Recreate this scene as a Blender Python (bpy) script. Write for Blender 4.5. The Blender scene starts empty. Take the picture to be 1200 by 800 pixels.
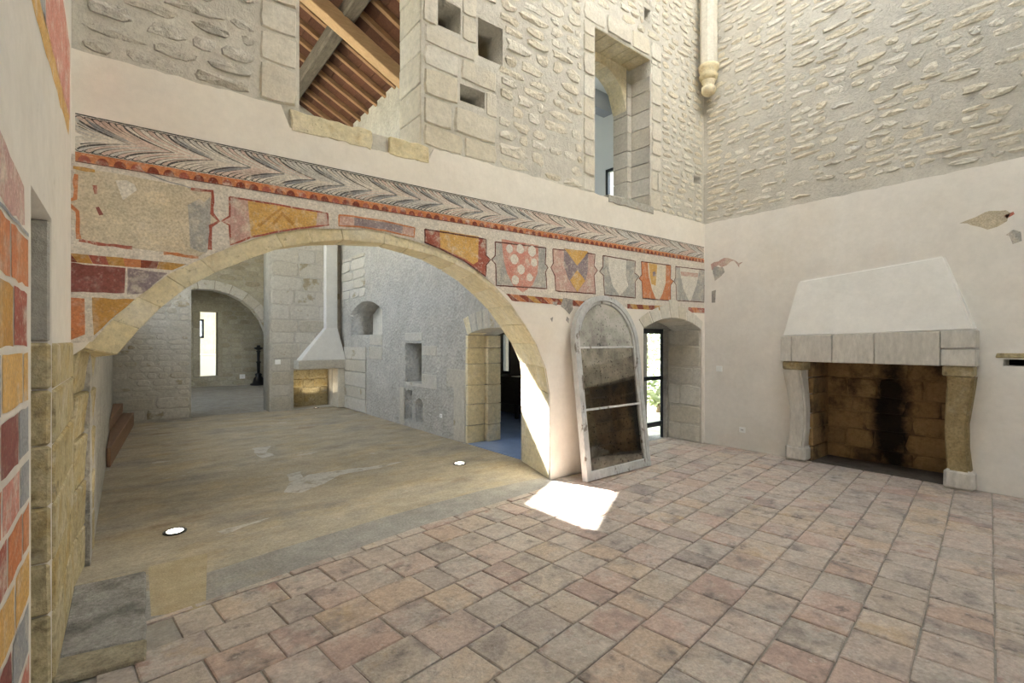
import bpy, bmesh, math, random
from mathutils import Vector, Matrix
random.seed(7)
S = bpy.context.scene
C = S.collection
# ------------------------------------------------------------------ camera
YAW = math.radians(38.5); F = 569.0; EYE = 1.6; CX, CY = 600.0, 400.0
cam = bpy.data.cameras.new('camera'); cam.sensor_width = 36; cam.lens = F*36/1200
cam.clip_start = 0.02; cam.clip_end = 300
camo = bpy.data.objects.new('camera', cam); C.objects.link(camo)
camo.location = (0, 0, EYE); camo.rotation_euler = (math.pi/2, 0, -YAW)
S.camera = camo
# ------------------------------------------------------------------ world, sun, exposure
w = bpy.data.worlds.new('world'); S.world = w; w.use_nodes = True
bg = w.node_tree.nodes['Background']; bg.inputs[0].default_value = (0.76, 0.88, 1.0, 1); bg.inputs[1].default_value = 5.4
SUN = Vector((0.3, -0.95, -0.987))
sl = bpy.data.lights.new('sun', 'SUN'); sl.energy = 75; sl.angle = math.radians(0.5); sl.color = (1, 0.975, 0.93)
so = bpy.data.objects.new('sun', sl); C.objects.link(so); so.rotation_euler = SUN.to_track_quat('-Z', 'Y').to_euler(); so.location = (0, 0, 20)
S.view_settings.view_transform = 'Standard'; S.view_settings.look = 'None'; S.view_settings.gamma = 1
S.view_settings.use_curve_mapping = False; S.view_settings.exposure = 0.27
S.cycles.max_bounces = 10; S.cycles.diffuse_bounces = 7
def portal(loc, rot, sx, sy):                      # sampling aid for the sky seen through an opening
    l = bpy.data.lights.new('portal', 'AREA'); l.shape = 'RECTANGLE'; l.size = sx; l.size_y = sy
    l.cycles.is_portal = True
    o = bpy.data.objects.new('portal', l); C.objects.link(o); o.location = loc; o.rotation_euler = rot
# ------------------------------------------------------------------ pixel -> world
fw = (math.sin(YAW), math.cos(YAW)); rt = (math.cos(YAW), -math.sin(YAW))
def ray(px, py):
    s = (px-CX)/F
    return fw[0]+s*rt[0], fw[1]+s*rt[1], (CY-py)/F
def onY(px, py, Y): a, b, c = ray(px, py); t = Y/b; return Vector((a*t, Y, EYE+c*t))
def onX(px, py, X): a, b, c = ray(px, py); t = X/a; return Vector((X, b*t, EYE+c*t))
def onZ(px, py, z=0): a, b, c = ray(px, py); t = (z-EYE)/c; return Vector((a*t, b*t, z))
def project(p):
    d = p[0]*fw[0]+p[1]*fw[1]; l = p[0]*rt[0]+p[1]*rt[1]
    if d < 0.05: return None
    return CX+l/d*F, CY-(p[2]-EYE)/d*F, d
YB, XR, XL = 4.12, 7.17, -0.27          # arch wall, fireplace wall, near wall
YF = 5.0                                # back of the arch wall
XG, YC, XLL = 4.18, 12.1, -0.2          # arch room: grey wall, cross wall, its own left wall
# ------------------------------------------------------------------ materials
SAT = .68                                             # the walls' own colours are quiet
def lin(c):
    if isinstance(c, str): c = [int(c[i:i+2], 16)/255 for i in (0, 2, 4)]
    y = .3*c[0]+.59*c[1]+.11*c[2]; c = [y+(x-y)*SAT for x in c]
    return [x/12.92 if x <= .04045 else ((x+.055)/1.055)**2.4 for x in c]+[1]
MATS = {}
def M(name, cols, scale=4, rough=.85, bump=.25, bscale=40, rcols=None, rfac=.6, fine=.12, blot=(), spec=.3, stretch=(1, 1, 1), vor=0, metal=0, mott=.10, bd=.02, stain=None, sat=None):
    """cols: colours over a noise; rcols: colours picked per piece; blot: (colour, scale, lo, hi, amount) patches"""
    if name in MATS: return MATS[name]
    global SAT
    old = SAT; SAT = sat or SAT
    m = bpy.data.materials.new(name); m.use_nodes = True; MATS[name] = m
    nt = m.node_tree; N = nt.nodes; L = nt.links; b = N['Principled BSDF']
    b.inputs['Roughness'].default_value = rough; b.inputs['Specular IOR Level'].default_value = spec; b.inputs['Metallic'].default_value = metal
    g = N.new('ShaderNodeNewGeometry'); oi = N.new('ShaderNodeObjectInfo')
    ad = N.new('ShaderNodeMath'); ad.operation = 'ADD'; L.new(oi.outputs['Random'], ad.inputs[0]); L.new(g.outputs['Random Per Island'], ad.inputs[1])
    fr = N.new('ShaderNodeMath'); fr.operation = 'FRACT'; L.new(ad.outputs[0], fr.inputs[0])
    if rcols:
        sc = N.new('ShaderNodeVectorMath'); sc.operation = 'MULTIPLY_ADD'
        cb = N.new('ShaderNodeCombineXYZ')
        for i in range(3): L.new(fr.outputs[0], cb.inputs[i])
        L.new(cb.outputs[0], sc.inputs[0]); sc.inputs[1].default_value = (31, 47, 23); L.new(g.outputs['Position'], sc.inputs[2]); vec = sc.outputs[0]
    else: vec = g.outputs['Position']
    mp = N.new('ShaderNodeVectorMath'); mp.operation = 'MULTIPLY'; L.new(vec, mp.inputs[0]); mp.inputs[1].default_value = stretch; vec = mp.outputs[0]
    def noise(s, det=6, r=.6):
        n = N.new('ShaderNodeTexNoise'); n.inputs['Scale'].default_value = s; n.inputs['Detail'].default_value = det; n.inputs['Roughness'].default_value = r
        L.new(vec, n.inputs['Vector']); return n.outputs['Fac']
    def ramp(src, cs, lo=.3, hi=.7):
        r = N.new('ShaderNodeValToRGB'); L.new(src, r.inputs[0]); e = r.color_ramp.elements
        while len(e) < len(cs): e.new(.5)
        for i, c in enumerate(cs): e[i].position = lo+(hi-lo)*i/max(1, len(cs)-1)
        for i, c in enumerate(cs): e[i].color = lin(c)
        return r.outputs[0]
    def mix(f, a, bb, mode='MIX'):
        x = N.new('ShaderNodeMix'); x.data_type = 'RGBA'; x.blend_type = mode; x.clamp_factor = True
        if isinstance(f, (int, float)): x.inputs[0].default_value = f
        else: L.new(f, x.inputs[0])
        for v, i in ((a, 6), (bb, 7)):
            if isinstance(v, (list, tuple)): x.inputs[i].default_value = v
            else: L.new(v, x.inputs[i])
        return x.outputs[2]
    col = ramp(noise(scale), cols) if len(cols) > 1 else None
    if col is None: col = ramp(noise(scale), [cols[0], cols[0]])
    if rcols: col = mix(rfac, col, ramp(fr.outputs[0], rcols, 0, 1))
    for c, s, lo, hi, amt in blot:
        r = N.new('ShaderNodeMapRange'); L.new(noise(s, 7, .65), r.inputs[0]); r.inputs[1].default_value = lo; r.inputs[2].default_value = hi; r.inputs[4].default_value = amt
        col = mix(r.outputs[0], col, lin(c))
    fn = noise(bscale, 5, .7)
    if fine:
        v = N.new('ShaderNodeMapRange'); L.new(fn, v.inputs[0]); v.inputs[1].default_value = .3; v.inputs[2].default_value = .7; v.inputs[3].default_value = 1-fine; v.inputs[4].default_value = 1+fine*.6
        cc = N.new('ShaderNodeCombineColor')
        for i in range(3): L.new(v.outputs[0], cc.inputs[i])
        col = mix(1.0, col, cc.outputs[0], 'MULTIPLY')
    if mott:
        v = N.new('ShaderNodeMapRange'); L.new(noise(scale*3.3, 8, .72), v.inputs[0]); v.inputs[1].default_value = .32; v.inputs[2].default_value = .68; v.inputs[3].default_value = 1-mott*1.6; v.inputs[4].default_value = 1+mott*.6
        cc = N.new('ShaderNodeCombineColor')
        for i in range(3): L.new(v.outputs[0], cc.inputs[i])
        col = mix(1.0, col, cc.outputs[0], 'MULTIPLY')
    if stain:                                           # one soot stain with its own outline, by place on the wall (Y, Z)
        (cy_, cz_), (ry_, rz_), sc_ = stain
        sx = N.new('ShaderNodeSeparateXYZ'); L.new(g.outputs['Position'], sx.inputs[0])
        def mth(op, p, q):
            x = N.new('ShaderNodeMath'); x.operation = op
            for i, v_ in enumerate((p, q)):
                if isinstance(v_, (int, float)): x.inputs[i].default_value = v_
                else: L.new(v_, x.inputs[i])
            return x.outputs[0]
        dy = mth('DIVIDE', mth('SUBTRACT', sx.outputs[1], cy_), ry_); dz = mth('DIVIDE', mth('SUBTRACT', sx.outputs[2], cz_), rz_)
        rr = mth('ADD', mth('MULTIPLY', dy, dy), mth('MULTIPLY', dz, dz)); rr = mth('ADD', rr, mth('MULTIPLY', mth('SUBTRACT', noise(3.0), .5), 3.0))
        v = N.new('ShaderNodeMapRange'); L.new(rr, v.inputs[0]); v.inputs[1].default_value = 1.9; v.inputs[2].default_value = .5; v.inputs[3].default_value = 0; v.inputs[4].default_value = .95
        col = mix(v.outputs[0], col, lin(sc_))
    L.new(col, b.inputs['Base Color'])
    if bump:
        h = fn
        if vor:
            vo = N.new('ShaderNodeTexVoronoi'); vo.inputs['Scale'].default_value = vor; L.new(vec, vo.inputs['Vector'])
            mm = N.new('ShaderNodeMath'); mm.operation = 'ADD'; L.new(fn, mm.inputs[0]); L.new(vo.outputs['Distance'], mm.inputs[1]); h = mm.outputs[0]
        bp = N.new('ShaderNodeBump'); bp.inputs['Strength'].default_value = bump; bp.inputs['Distance'].default_value = bd; L.new(h, bp.inputs['Height']); L.new(bp.outputs[0], b.inputs['Normal'])
    SAT = old
    return m
def plain(name, c, rough=.5, spec=.5, metal=0, emit=0):
    if name in MATS: return MATS[name]
    m = bpy.data.materials.new(name); m.use_nodes = True; MATS[name] = m; b = m.node_tree.nodes['Principled BSDF']
    b.inputs['Base Color'].default_value = lin(c); b.inputs['Roughness'].default_value = rough; b.inputs['Specular IOR Level'].default_value = spec; b.inputs['Metallic'].default_value = metal
    if emit: b.inputs['Emission Color'].default_value = lin(c); b.inputs['Emission Strength'].default_value = emit
    return m
def paint(name, c, worn='d9ccb8', lo=.52, hi=.66, amt=.75, c2=None, scale=9):
    return M('paint_'+name, [c, c2 or c], scale=6, rough=.9, bump=.1, bscale=70, fine=.34, sat=.85, blot=((worn, scale, lo, hi, amt), (worn, 45, .56, .66, amt*.8)))
plaster = M('plaster_back', mott=.035, cols=['ebdfcd', 'f2e9da'], scale=1.2, bump=.12, bscale=18, fine=.04, blot=(('dcc8a8', .9, .52, .8, .5), ('f3ede2', 2.5, .55, .75, .4)))
plaster_r = M('plaster_right', mott=.035, cols=['eae2d6', 'f2ebe0'], scale=1.1, bump=.12, bscale=16, fine=.04, blot=(('dccbb0', .8, .52, .8, .5), ('f3eee6', 2, .55, .75, .4)))
plaster_l = M('plaster_left', mott=.035, cols=['dacfbe', 'e0d7c8'], scale=2, bump=.15, bscale=14, fine=.05, blot=(('c9b89c', 1.5, .56, .75, .4), ('b5aa98', 5, .66, .7, .6)))
mortar = M('mortar', ['c6beac', 'd4cdbd'], scale=1.5, bump=.5, bscale=30, bd=.025, fine=.14, blot=(('bdb7a8', .8, .5, .7, .5), ('9d9686', 42, .62, .70, .5)))
rubble = M('rubble_stone', sat=.8, cols= ['ddd4c0', 'e8e2d4'], scale=6, bump=.7, bscale=22, bd=.035, fine=.16, mott=.12, rcols=['d6c9aa', 'e8e0ce', 'dccba6', 'efeadd', 'd9cfb6', 'e6dabd'], rfac=.65, blot=(('c3bcab', 5, .58, .78, .5), ('9b927e', 36, .62, .70, .55), ('e6e1d6', 11, .6, .7, .5)))
rubble_grey = M('grey_rubble', ['c6bfae', 'd2ccbe'], scale=6, bump=.7, bscale=22, bd=.035, fine=.18, mott=.14, rcols=['bdb29a', 'cfc9ba', 'c3b596', 'd8d3c7', 'bdb5a2'], rfac=.6, blot=(('a19b8e', 5, .5, .7, .6), ('857e6e', 36, .60, .68, .6)))  # greyer, darker stones for the left part of the back wall
ashlar = M('ashlar_stone', ['d5cbb5', 'e0d9c8'], scale=5, bump=.4, bscale=30, fine=.12, rcols=['cfc4ac', 'e3ddce', 'd7cbb2', 'd3c49f'], rfac=.6, blot=(('a59c8a', 30, .60, .70, .5), ('b9b1a2', 4, .55, .7, .5), ('ece8de', 9, .6, .7, .4)))
yellowstone = M('yellow_limestone', sat=.92, cols= ['d8c9a0', 'e6dcc0'], scale=5, bump=.4, bscale=35, fine=.14, rcols=['d8c592', 'e6dbba', 'ddd2b0', 'e2d4a8'], rfac=.5, mott=.14, blot=(('bd9f60', 6, .54, .68, .6), ('efe8d6', 3, .52, .66, .6), ('8d8264', 34, .61, .69, .6)))
oldstone = M('old_yellow_stone', sat=.9, cols= ['b3a071', 'cdbf98'], scale=7, bump=.8, bscale=34, fine=.25, rcols=['b8a26a', 'c9bb95', 'a8976d'], rfac=.5, mott=.18, blot=(('b8964a', 3, .52, .66, .6), ('6f6144', 11, .55, .68, .75), ('d6ccb2', 4, .54, .68, .6)))
greystone = M('worn_grey_stone', ['a9a394', 'bab4a6'], scale=5, bump=.6, bscale=30, fine=.2, rcols=['a79f8d', 'b9b3a6', '9f988a'], rfac=.4, blot=(('7d776c', 4, .55, .7, .6), ('b59a63', 3, .58, .72, .6)))
render_grey = M('grey_render', ['b4aea2', 'c1bcb1'], scale=1.2, bump=1.0, mott=.13, bscale=16, fine=.2, vor=22, blot=(('aeaaa0', 2, .5, .75, .5),))
crossstone = M('cross_wall_ashlar', ['c2bbac', 'cdc8bc'], scale=4, bump=.5, bscale=28, fine=.16, rcols=['bdb4a2', 'cdc8bd', 'c5bca8', 'b6a98b', 'cbc5b8'], rfac=.5, blot=(('9c8656', 2.0, .58, .65, .75), ('8f8a7e', 30, .61, .69, .5)))
darkrubble = M('far_rubble', ['a69b7c', 'b7ad90'], scale=4, bump=.7, bscale=20, fine=.2, rcols=['a2946f', 'b5ab8d', 'c0b69b', '97896a'], rfac=.6)
tile = M('terracotta_tile', sat=.88, cols= ['b3a297', 'c8baae'], scale=5, bump=.5, bscale=45, fine=.25, mott=.14, rough=.58, spec=.5, rcols=['c4a392', 'b9ab98', 'cdb08a', 'b48a78', 'a99f93', 'c9b7a3', 'c49c88', 'b5a68f', '9e8f86', 'ccbca4'], rfac=.55,
         blot=(('857a73', 4, .50, .66, .8), ('cfc6b9', 3, .50, .64, .8), ('94604d', 3.0, .58, .68, .65), ('bb9a66', 2.4, .60, .70, .5), ('6a615b', 8, .60, .70, .65), ('d6cfc4', 22, .62, .68, .5)))
joint = M('tile_joint', ['968c7c', 'aca293'], scale=6, bump=.4, bscale=40, fine=.2)
earth = M('compacted_earth', ['b0a288', 'c6baa4'], scale=1.0, bump=.5, bscale=60, fine=.32, mott=.16, rough=.75, spec=.35, stretch=(.7, 1.15, 1), sat=.85, blot=(('8f8a80', 1.0, .5, .64, .8), ('c0a87a', 1.6, .5, .66, .6), ('cfc9be', 1.7, .63, .66, .85), ('83664a', 1.3, .58, .7, .6), ('a9a49a', 5, .55, .7, .5)))
sand = M('sandy_screed', ['b79f6f', 'c6b184'], scale=5, bump=.4, bscale=90, fine=.3)
concrete = M('grey_screed', ['9b968c', 'aeaaa0'], scale=2, bump=.45, bscale=50, fine=.28, mott=.14, blot=(('8f8b82', 3, .54, .72, .6), ('bfae8a', 1.5, .58, .72, .5)))
firebrick = M('sooty_block', sat=.95, cols=['9c7d53', 'ab8c5f'], scale=3, bump=.7, bscale=24, fine=.25, rcols=['8a6a42', 'a88556', '9a784c', '755c3e'], rfac=.5, blot=(('2a2119', 2.2, .5, .66, .8),), stain=((1.86, .62), (.17, .75), '0f0c0a'))
soot = M('soot', ['17120e', '2a2018'], scale=3, bump=.5, bscale=24, fine=.3)
wood_l = M('new_beam', ['b98a5a', 'c99d6d'], scale=3, bump=.2, bscale=30, fine=.15, stretch=(1, 8, 8), rough=.7)
wood_o = M('old_purlin', ['5d5247', '7c7063'], scale=4, bump=.6, bscale=30, fine=.3, stretch=(8, 1, 8))
wood_r = M('rafter_wood', ['9a6a42', 'ab7a4e'], scale=3, bump=.2, bscale=30, fine=.2, stretch=(1, 8, 8), rough=.7)
wood_p = M('roof_board', ['5c3220', '71402a'], scale=4, bump=.3, bscale=30, fine=.25, rcols=['5a2f1d', '743f28', '4c2819', '683a24'], rfac=.6)
wood_s = M('stair_wood', ['8a5a3a', '9b6a47'], scale=3, bump=.1, bscale=40, fine=.12, stretch=(8, 1, 8), rough=.5)
white_pl = plain('white_plastic', 'f8f7f4', .35)
black_metal = plain('black_iron', '1c1b1a', .5)
steel = plain('steel_ring', '55534f', .4, metal=.6)
dark_frame = plain('dark_door_frame', '2a3138', .4)
glassm = bpy.data.materials.new('glass'); glassm.use_nodes = True
_n = glassm.node_tree; _n.nodes.clear(); _o = _n.nodes.new('ShaderNodeOutputMaterial'); _m = _n.nodes.new('ShaderNodeMixShader'); _t = _n.nodes.new('ShaderNodeBsdfTransparent'); _g = _n.nodes.new('ShaderNodeBsdfGlossy')
_g.inputs['Roughness'].default_value = .02; _m.inputs[0].default_value = .06; _n.links.new(_t.outputs[0], _m.inputs[1]); _n.links.new(_g.outputs[0], _m.inputs[2]); _n.links.new(_m.outputs[0], _o.inputs[0])
# ------------------------------------------------------------------ object helpers
def ob(name, verts, faces, mats, parent=None, kind=None, mi=None, smooth=False):
    me = bpy.data.meshes.new(name); me.from_pydata([tuple(v) for v in verts], [], faces); me.update()
    return obm(name, me, mats, parent, kind, mi, smooth)
def obm(name, me, mats, parent=None, kind=None, mi=None, smooth=False):
    for m in (mats if isinstance(mats, (list, tuple)) else [mats]): me.materials.append(m)
    if mi: me.polygons.foreach_set('material_index', mi)
    if smooth: me.polygons.foreach_set('use_smooth', [True]*len(me.polygons))
    o = bpy.data.objects.new(name, me); C.objects.link(o)
    if parent: adopt(o, parent)
    if kind: o['kind'] = kind
    return o
def adopt(o, parent):
    o.parent = parent
    if parent.type == 'EMPTY': o.matrix_parent_inverse = Matrix.Translation(parent.location).inverted()
    elif 'base' in parent: o.matrix_parent_inverse = Matrix.Translation(Vector(parent['base'])).inverted()
def tag(o, label, cat, group=None):
    o['label'] = label; o['category'] = cat
    if group: o['group'] = group
    return o
def thing(name, label, cat, loc, group=None):
    o = bpy.data.objects.new(name, None); C.objects.link(o); o.location = loc; o.empty_display_size = .1
    return tag(o, label, cat, group)
def bmo(name, bm, mats, parent=None, kind=None, smooth=False):
    bmesh.ops.recalc_face_normals(bm, faces=bm.faces)
    me = bpy.data.meshes.new(name); bm.to_mesh(me); bm.free(); return obm(name, me, mats, parent, kind, None, smooth)
BOXF = [(0, 3, 2, 1), (4, 5, 6, 7), (0, 1, 5, 4), (1, 2, 6, 5), (2, 3, 7, 6), (3, 0, 4, 7)]
def hexa(name, p, mat, parent=None, bev=0, kind=None, seg=1):
    """p: four bottom then four top corners"""
    bm = bmesh.new(); v = [bm.verts.new(q) for q in p]
    for f in BOXF: bm.faces.new([v[i] for i in f])
    bmesh.ops.recalc_face_normals(bm, faces=bm.faces)
    if bev: bmesh.ops.bevel(bm, geom=list(bm.edges), offset=bev, segments=seg, affect='EDGES', profile=.6)
    return bmo(name, bm, mat, parent, kind)
def box(name, x0, x1, y0, y1, z0, z1, mat, parent=None, bev=0, kind=None, jit=0):
    j = lambda: random.uniform(-jit, jit)
    p = [(x0+j(), y0+j(), z0+j()), (x1+j(), y0+j(), z0+j()), (x1+j(), y1+j(), z0+j()), (x0+j(), y1+j(), z0+j()), (x0+j(), y0+j(), z1+j()), (x1+j(), y0+j(), z1+j()), (x1+j(), y1+j(), z1+j()), (x0+j(), y1+j(), z1+j())]
    return hexa(name, p, mat, parent, bev, kind)
def prism(name, poly, A, B, mat, parent=None, bev=0, kind=None):
    """poly: 2D outline; A(u,v) and B(u,v) give the two end points in space"""
    bm = bmesh.new(); a = [bm.verts.new(A(*q)) for q in poly]; b = [bm.verts.new(B(*q)) for q in poly]; n = len(poly)
    bm.faces.new(a); bm.faces.new(b[::-1])
    for i in range(n): bm.faces.new([a[i], b[i], b[(i+1) % n], a[(i+1) % n]])
    bmesh.ops.recalc_face_normals(bm, faces=bm.faces)
    if bev: bmesh.ops.bevel(bm, geom=list(bm.edges), offset=bev, segments=1, affect='EDGES')
    return bmo(name, bm, mat, parent, kind)
def sheet(name, outline, holes, T, depth, mat, parent=None, kind=None):
    """a wall: 2D outline with holes, T(u,v,w) puts it in space, w from 0 to depth"""
    cu = bpy.data.curves.new(name, 'CURVE'); cu.dimensions = '2D'; cu.fill_mode = 'BOTH'; cu.extrude = .5
    for pl in [outline]+list(holes):
        s = cu.splines.new('POLY'); s.points.add(len(pl)-1); s.use_cyclic_u = True
        for i, q in enumerate(pl): s.points[i].co = (q[0], q[1], 0, 1)
    t = bpy.data.objects.new(name, cu); C.objects.link(t)
    dg = bpy.context.evaluated_depsgraph_get(); me = bpy.data.meshes.new_from_object(t.evaluated_get(dg))
    bpy.data.objects.remove(t); bpy.data.curves.remove(cu); me.name = name; me.materials.clear()
    for v in me.vertices: v.co = T(v.co.x, v.co.y, (v.co.z+.5)*depth)
    bm = bmesh.new(); bm.from_mesh(me); bmesh.ops.remove_doubles(bm, verts=bm.verts, dist=1e-5); bmesh.ops.recalc_face_normals(bm, faces=bm.faces); bm.to_mesh(me); bm.free()
    return obm(name, me, mat, parent, kind)
def rect(u0, u1, v0, v1): return [(u0, v0), (u1, v0), (u1, v1), (u0, v1)]
def rough(poly, step=.08, amp=.006, closed=True):
    out = []; n = len(poly)
    for i in range(n if closed else n-1):
        a, b = Vector(poly[i]), Vector(poly[(i+1) % n]); k = max(1, int((b-a).length/step))
        for j in range(k):
            p = a.lerp(b, j/k)
            if 0 < j or closed: p = p+Vector([random.uniform(-amp, amp) for _ in p])
            out.append(tuple(p))
    if not closed: out.append(tuple(poly[-1]))
    return out
TY = lambda Y: (lambda u, v, w: (u, Y+w, v))           # wall facing -Y
TX = lambda X: (lambda u, v, w: (X+w, u, v))           # wall at X, u = Y
# stone pieces: shared shapes -----------------------------------------------------------------
def stone_shape(i, n=10, rnd=.22, inset=.80, sq=4.5, low=0):
    R = random.Random(100+i); vs = []; fs = []; base = []
    for k in range(n):
        a = 2*math.pi*(k+.5)/n; c, d = math.cos(a), math.sin(a)
        base.append(((abs(c)**sq+abs(d)**sq)**(-1/sq)*(1+R.uniform(-rnd, rnd*.25)), c, d))
    for s, z in ((1.0, 0), (inset, 1.0)):
        for r, c, d in base:
            rr = r*s*(1+(R.uniform(-.04, .04) if z else 0)); vs.append((c*rr*.5, d*rr*.5, (R.uniform(-.05, 1.0) if low else R.uniform(.75, 1)) if z else low))
    vs.append((R.uniform(-.1, .1), R.uniform(-.1, .1), R.uniform(.9, 1.1)))
    for k in range(n):
        j = (k+1) % n; fs += [(k, j, n+j, n+k), (n+k, n+j, 2*n)]
    return vs, fs
SHAPES = {'rubble': [stone_shape(i, 9, .34, .84, 5, -.7) for i in range(24)], 'block': [stone_shape(50+i, 12, .07, .93, 9) for i in range(10)], 'soft': [stone_shape(80+i, 10, .14, .86, 6) for i in range(12)]}
SHMESH = {}
def shape_mesh(kind, i, mat):
    k = (kind, i, mat.name)
    if k not in SHMESH:
        me = bpy.data.meshes.new('stone'); me.from_pydata(SHAPES[kind][i][0], [], SHAPES[kind][i][1]); me.materials.append(mat); SHMESH[k] = me
    return SHMESH[k]
def lay(parent, O, U, V, u0, u1, v0, v1, hr, lr, mat, proud=.012, kind='rubble', holes=(), gap=.014, skip=0, name='stone', limit=300, tilt=.03, keep=None):
    """courses of separate stones on a plane; holes: (u0,u1,v0,v1) kept free"""
    O, U, V = Vector(O), Vector(U), Vector(V); Nn = U.cross(V)
    if callable(proud): pf = proud
    else: pf = lambda: proud*random.uniform(.5, 1.5)
    items = []; v = v0
    while v < v1-.03:
        h = min(random.uniform(*hr), v1-v)
        blocked = sorted((a-.01, b+.01) for a, b, c, d in holes if c < v+h*.85 and d > v+h*.15); x = u0; free = []
        for a, b in blocked:
            if a > x: free.append((x, min(a, u1)))
            x = max(x, b)
        if x < u1: free.append((x, u1))
        for a, b in free:
            u = a
            while u < b-.04:
                l = random.uniform(*lr)
                if b-(u+l) < lr[0]*.6: l = b-u
                if random.random() >= skip: items.append((u+l/2, v+h/2, l-gap, h-gap))
                u += l
        v += h
    out = []; data = []
    for (u, v, l, h) in items:
        if l < .02 or h < .02: continue
        if keep and not keep(u, v): continue
        p = O+U*u+V*v; q = project(p); size = 0
        if q and -60 < q[0] < 1260 and -60 < q[1] < 860: size = l*h/q[2]**2
        data.append((size, p, l, h))
    data.sort(key=lambda d: -d[0])
    vs, fs = [], []; nk = len(SHAPES[kind])
    for i, (size, p, l, h) in enumerate(data):
        si = random.randrange(nk); a = random.uniform(-tilt, tilt); d = pf()
        Ur = U*math.cos(a)+V*math.sin(a); Vr = -U*math.sin(a)+V*math.cos(a)
        mt = Matrix((( Ur*l).to_4d(), (Vr*h).to_4d(), (Nn*d).to_4d(), p.to_4d())).transposed()
        for r in range(3): mt[3][r] = 0
        mt[3][3] = 1
        if i < limit and size > 0:
            o = bpy.data.objects.new(name, shape_mesh(kind, si, mat)); C.objects.link(o); o.parent = parent; o.matrix_local = mt
            if parent.type == 'EMPTY': o.matrix_local = Matrix.Translation(parent.location).inverted() @ mt
        else:
            b = len(vs); sv, sf = SHAPES[kind][si]; vs += [mt @ Vector(q) for q in sv]; fs += [tuple(b+k for k in f) for f in sf]
    if vs: o = ob('small_'+name+'s', vs, fs, mat, parent, 'stuff')
    return len(data)
LAYER = [0]
def decal(name, pts, mat, parent=None, amp=.004, step=.05, lift=.0015):
    """a flat painted patch; pts are points on a wall already, the lift keeps layers apart"""
    pts = [Vector(p) for p in pts]; n = len(pts)
    q = []
    for i in range(n):
        a, b = pts[i], pts[(i+1) % n]; k = max(1, min(12, int((b-a).length/step)))
        e = (b-a).normalized()
        for j in range(k):
            p = a.lerp(b, j/k); q.append(p+e*random.uniform(-amp, amp)+Vector((0, 0, random.uniform(-amp, amp))))
    return q
def pY(px, lift=.001): return [onY(x, y, YB)+Vector((0, -lift, 0)) for x, y in px]
def pX(px, X, lift=.001): return [onX(x, y, X)+Vector((-lift, 0, 0)) for x, y in px]
def patchY(name, px, mat, parent, lift=.001, amp=.004):
    q = decal(name, pY(px, 0), mat, amp=amp)
    q = [Vector((p.x, YB-lift, p.z)) for p in q]
    return ob(name, q, [tuple(range(len(q)))[::-1]], mat, parent)
def patchX(name, px, X, mat, parent, lift=.001, amp=.004, sgn=-1):
    q = decal(name, [onX(x, y, X) for x, y in px], mat, amp=amp)
    q = [Vector((X+sgn*lift, p.y, p.z)) for p in q]
    return ob(name, q, [tuple(range(len(q)))], mat, parent)
def ribbon(pts, wd, nrm):
    """flat strip along points; returns verts, faces"""
    vs, fs = [], []; n = len(pts)
    for i, p in enumerate(pts):
        t = (pts[min(i+1, n-1)]-pts[max(i-1, 0)]).normalized(); s = t.cross(nrm).normalized(); ww = wd(i/(n-1)) if callable(wd) else wd
        vs += [p+s*ww/2, p-s*ww/2]
    for i in range(n-1): fs.append((2*i, 2*i+1, 2*i+3, 2*i+2))
    return vs, fs
# ================================================================== SETTING
# ------------------------------------------------------------------ arch outline (joints of the voussoirs, outer and inner edge)
JO = [(98, 408), (130, 374), (160, 347), (194, 323), (233, 303), (278, 286), (322, 272), (360, 266.7), (399, 265), (451, 271), (480, 279), (512, 290), (536, 302), (558, 315.6), (579, 334), (599, 356), (615, 379), (629, 403), (640, 431), (645, 462)]
JI = [(110, 419), (140, 395), (172, 371), (207, 343), (246, 321), (281, 304), (321, 293), (356, 288), (392, 287), (443, 289), (470, 296.5), (493, 304), (516, 316), (536, 329), (554, 345), (571, 362), (585, 381), (599, 402), (609, 424), (611.5, 445)]
AO = [onY(x, y, YB) for x, y in JO]; AI = [onY(x, y, YF) for x, y in JI]
RING = [.17, .16, .15, .14, .135, .13, .125, .12, .115, .11, .10, .085, .07, .055, .04, .03, .02, .01, .006, .004]
AC = Vector((1.75, YB, 1.0))                                # a centre to measure outwards from
AN = []
for p, r in zip(AO, RING):
    d = (AC-p); d.y = 0; AN.append(p+d.normalized()*r)
# ------------------------------------------------------------------ wall with the arch
DX0, DX1 = 5.60, 7.09                                       # garden door recess
def seg_arch(x0, x1, zs, rise, n=10):
    c = (x0+x1)/2; h = (x1-x0)/2; R = (h*h+rise*rise)/(2*rise)
    return [(x1-(x1-x0)*i/n, zs+math.sqrt(max(0, R*R-(x1-(x1-x0)*i/n-c)**2))-(R-rise)) for i in range(n+1)]
door_head = seg_arch(DX0, DX1, 1.78, .17)
W1 = (1.10, 2.20, 3.45, 6.2); W2 = (4.64, 5.80, 3.45, 5.58)  # the two upper openings
def pxrect(x0, y0, x1, y1, pl=YB+.03): a = onY(x0, y0, pl); b = onY(x1, y1, pl); return (a.x, b.x, min(a.z, b.z), max(a.z, b.z))
PUT = []
for x0, x1, yl0, yl1 in ((515, 542, -6, 27), (562, 591, 18, 63), (541, 570, 96, 116), (757, 764, 6, 22), (815, 823, 204, 213)):
    a = onY(x0, yl0, YB); b = onY(x0, yl1, YB); c = onY(x1, yl0, YB); PUT.append((a.x, c.x, b.z, a.z))
zpl = lambda x: 3.455+.006*math.sin(x*3)
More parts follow.
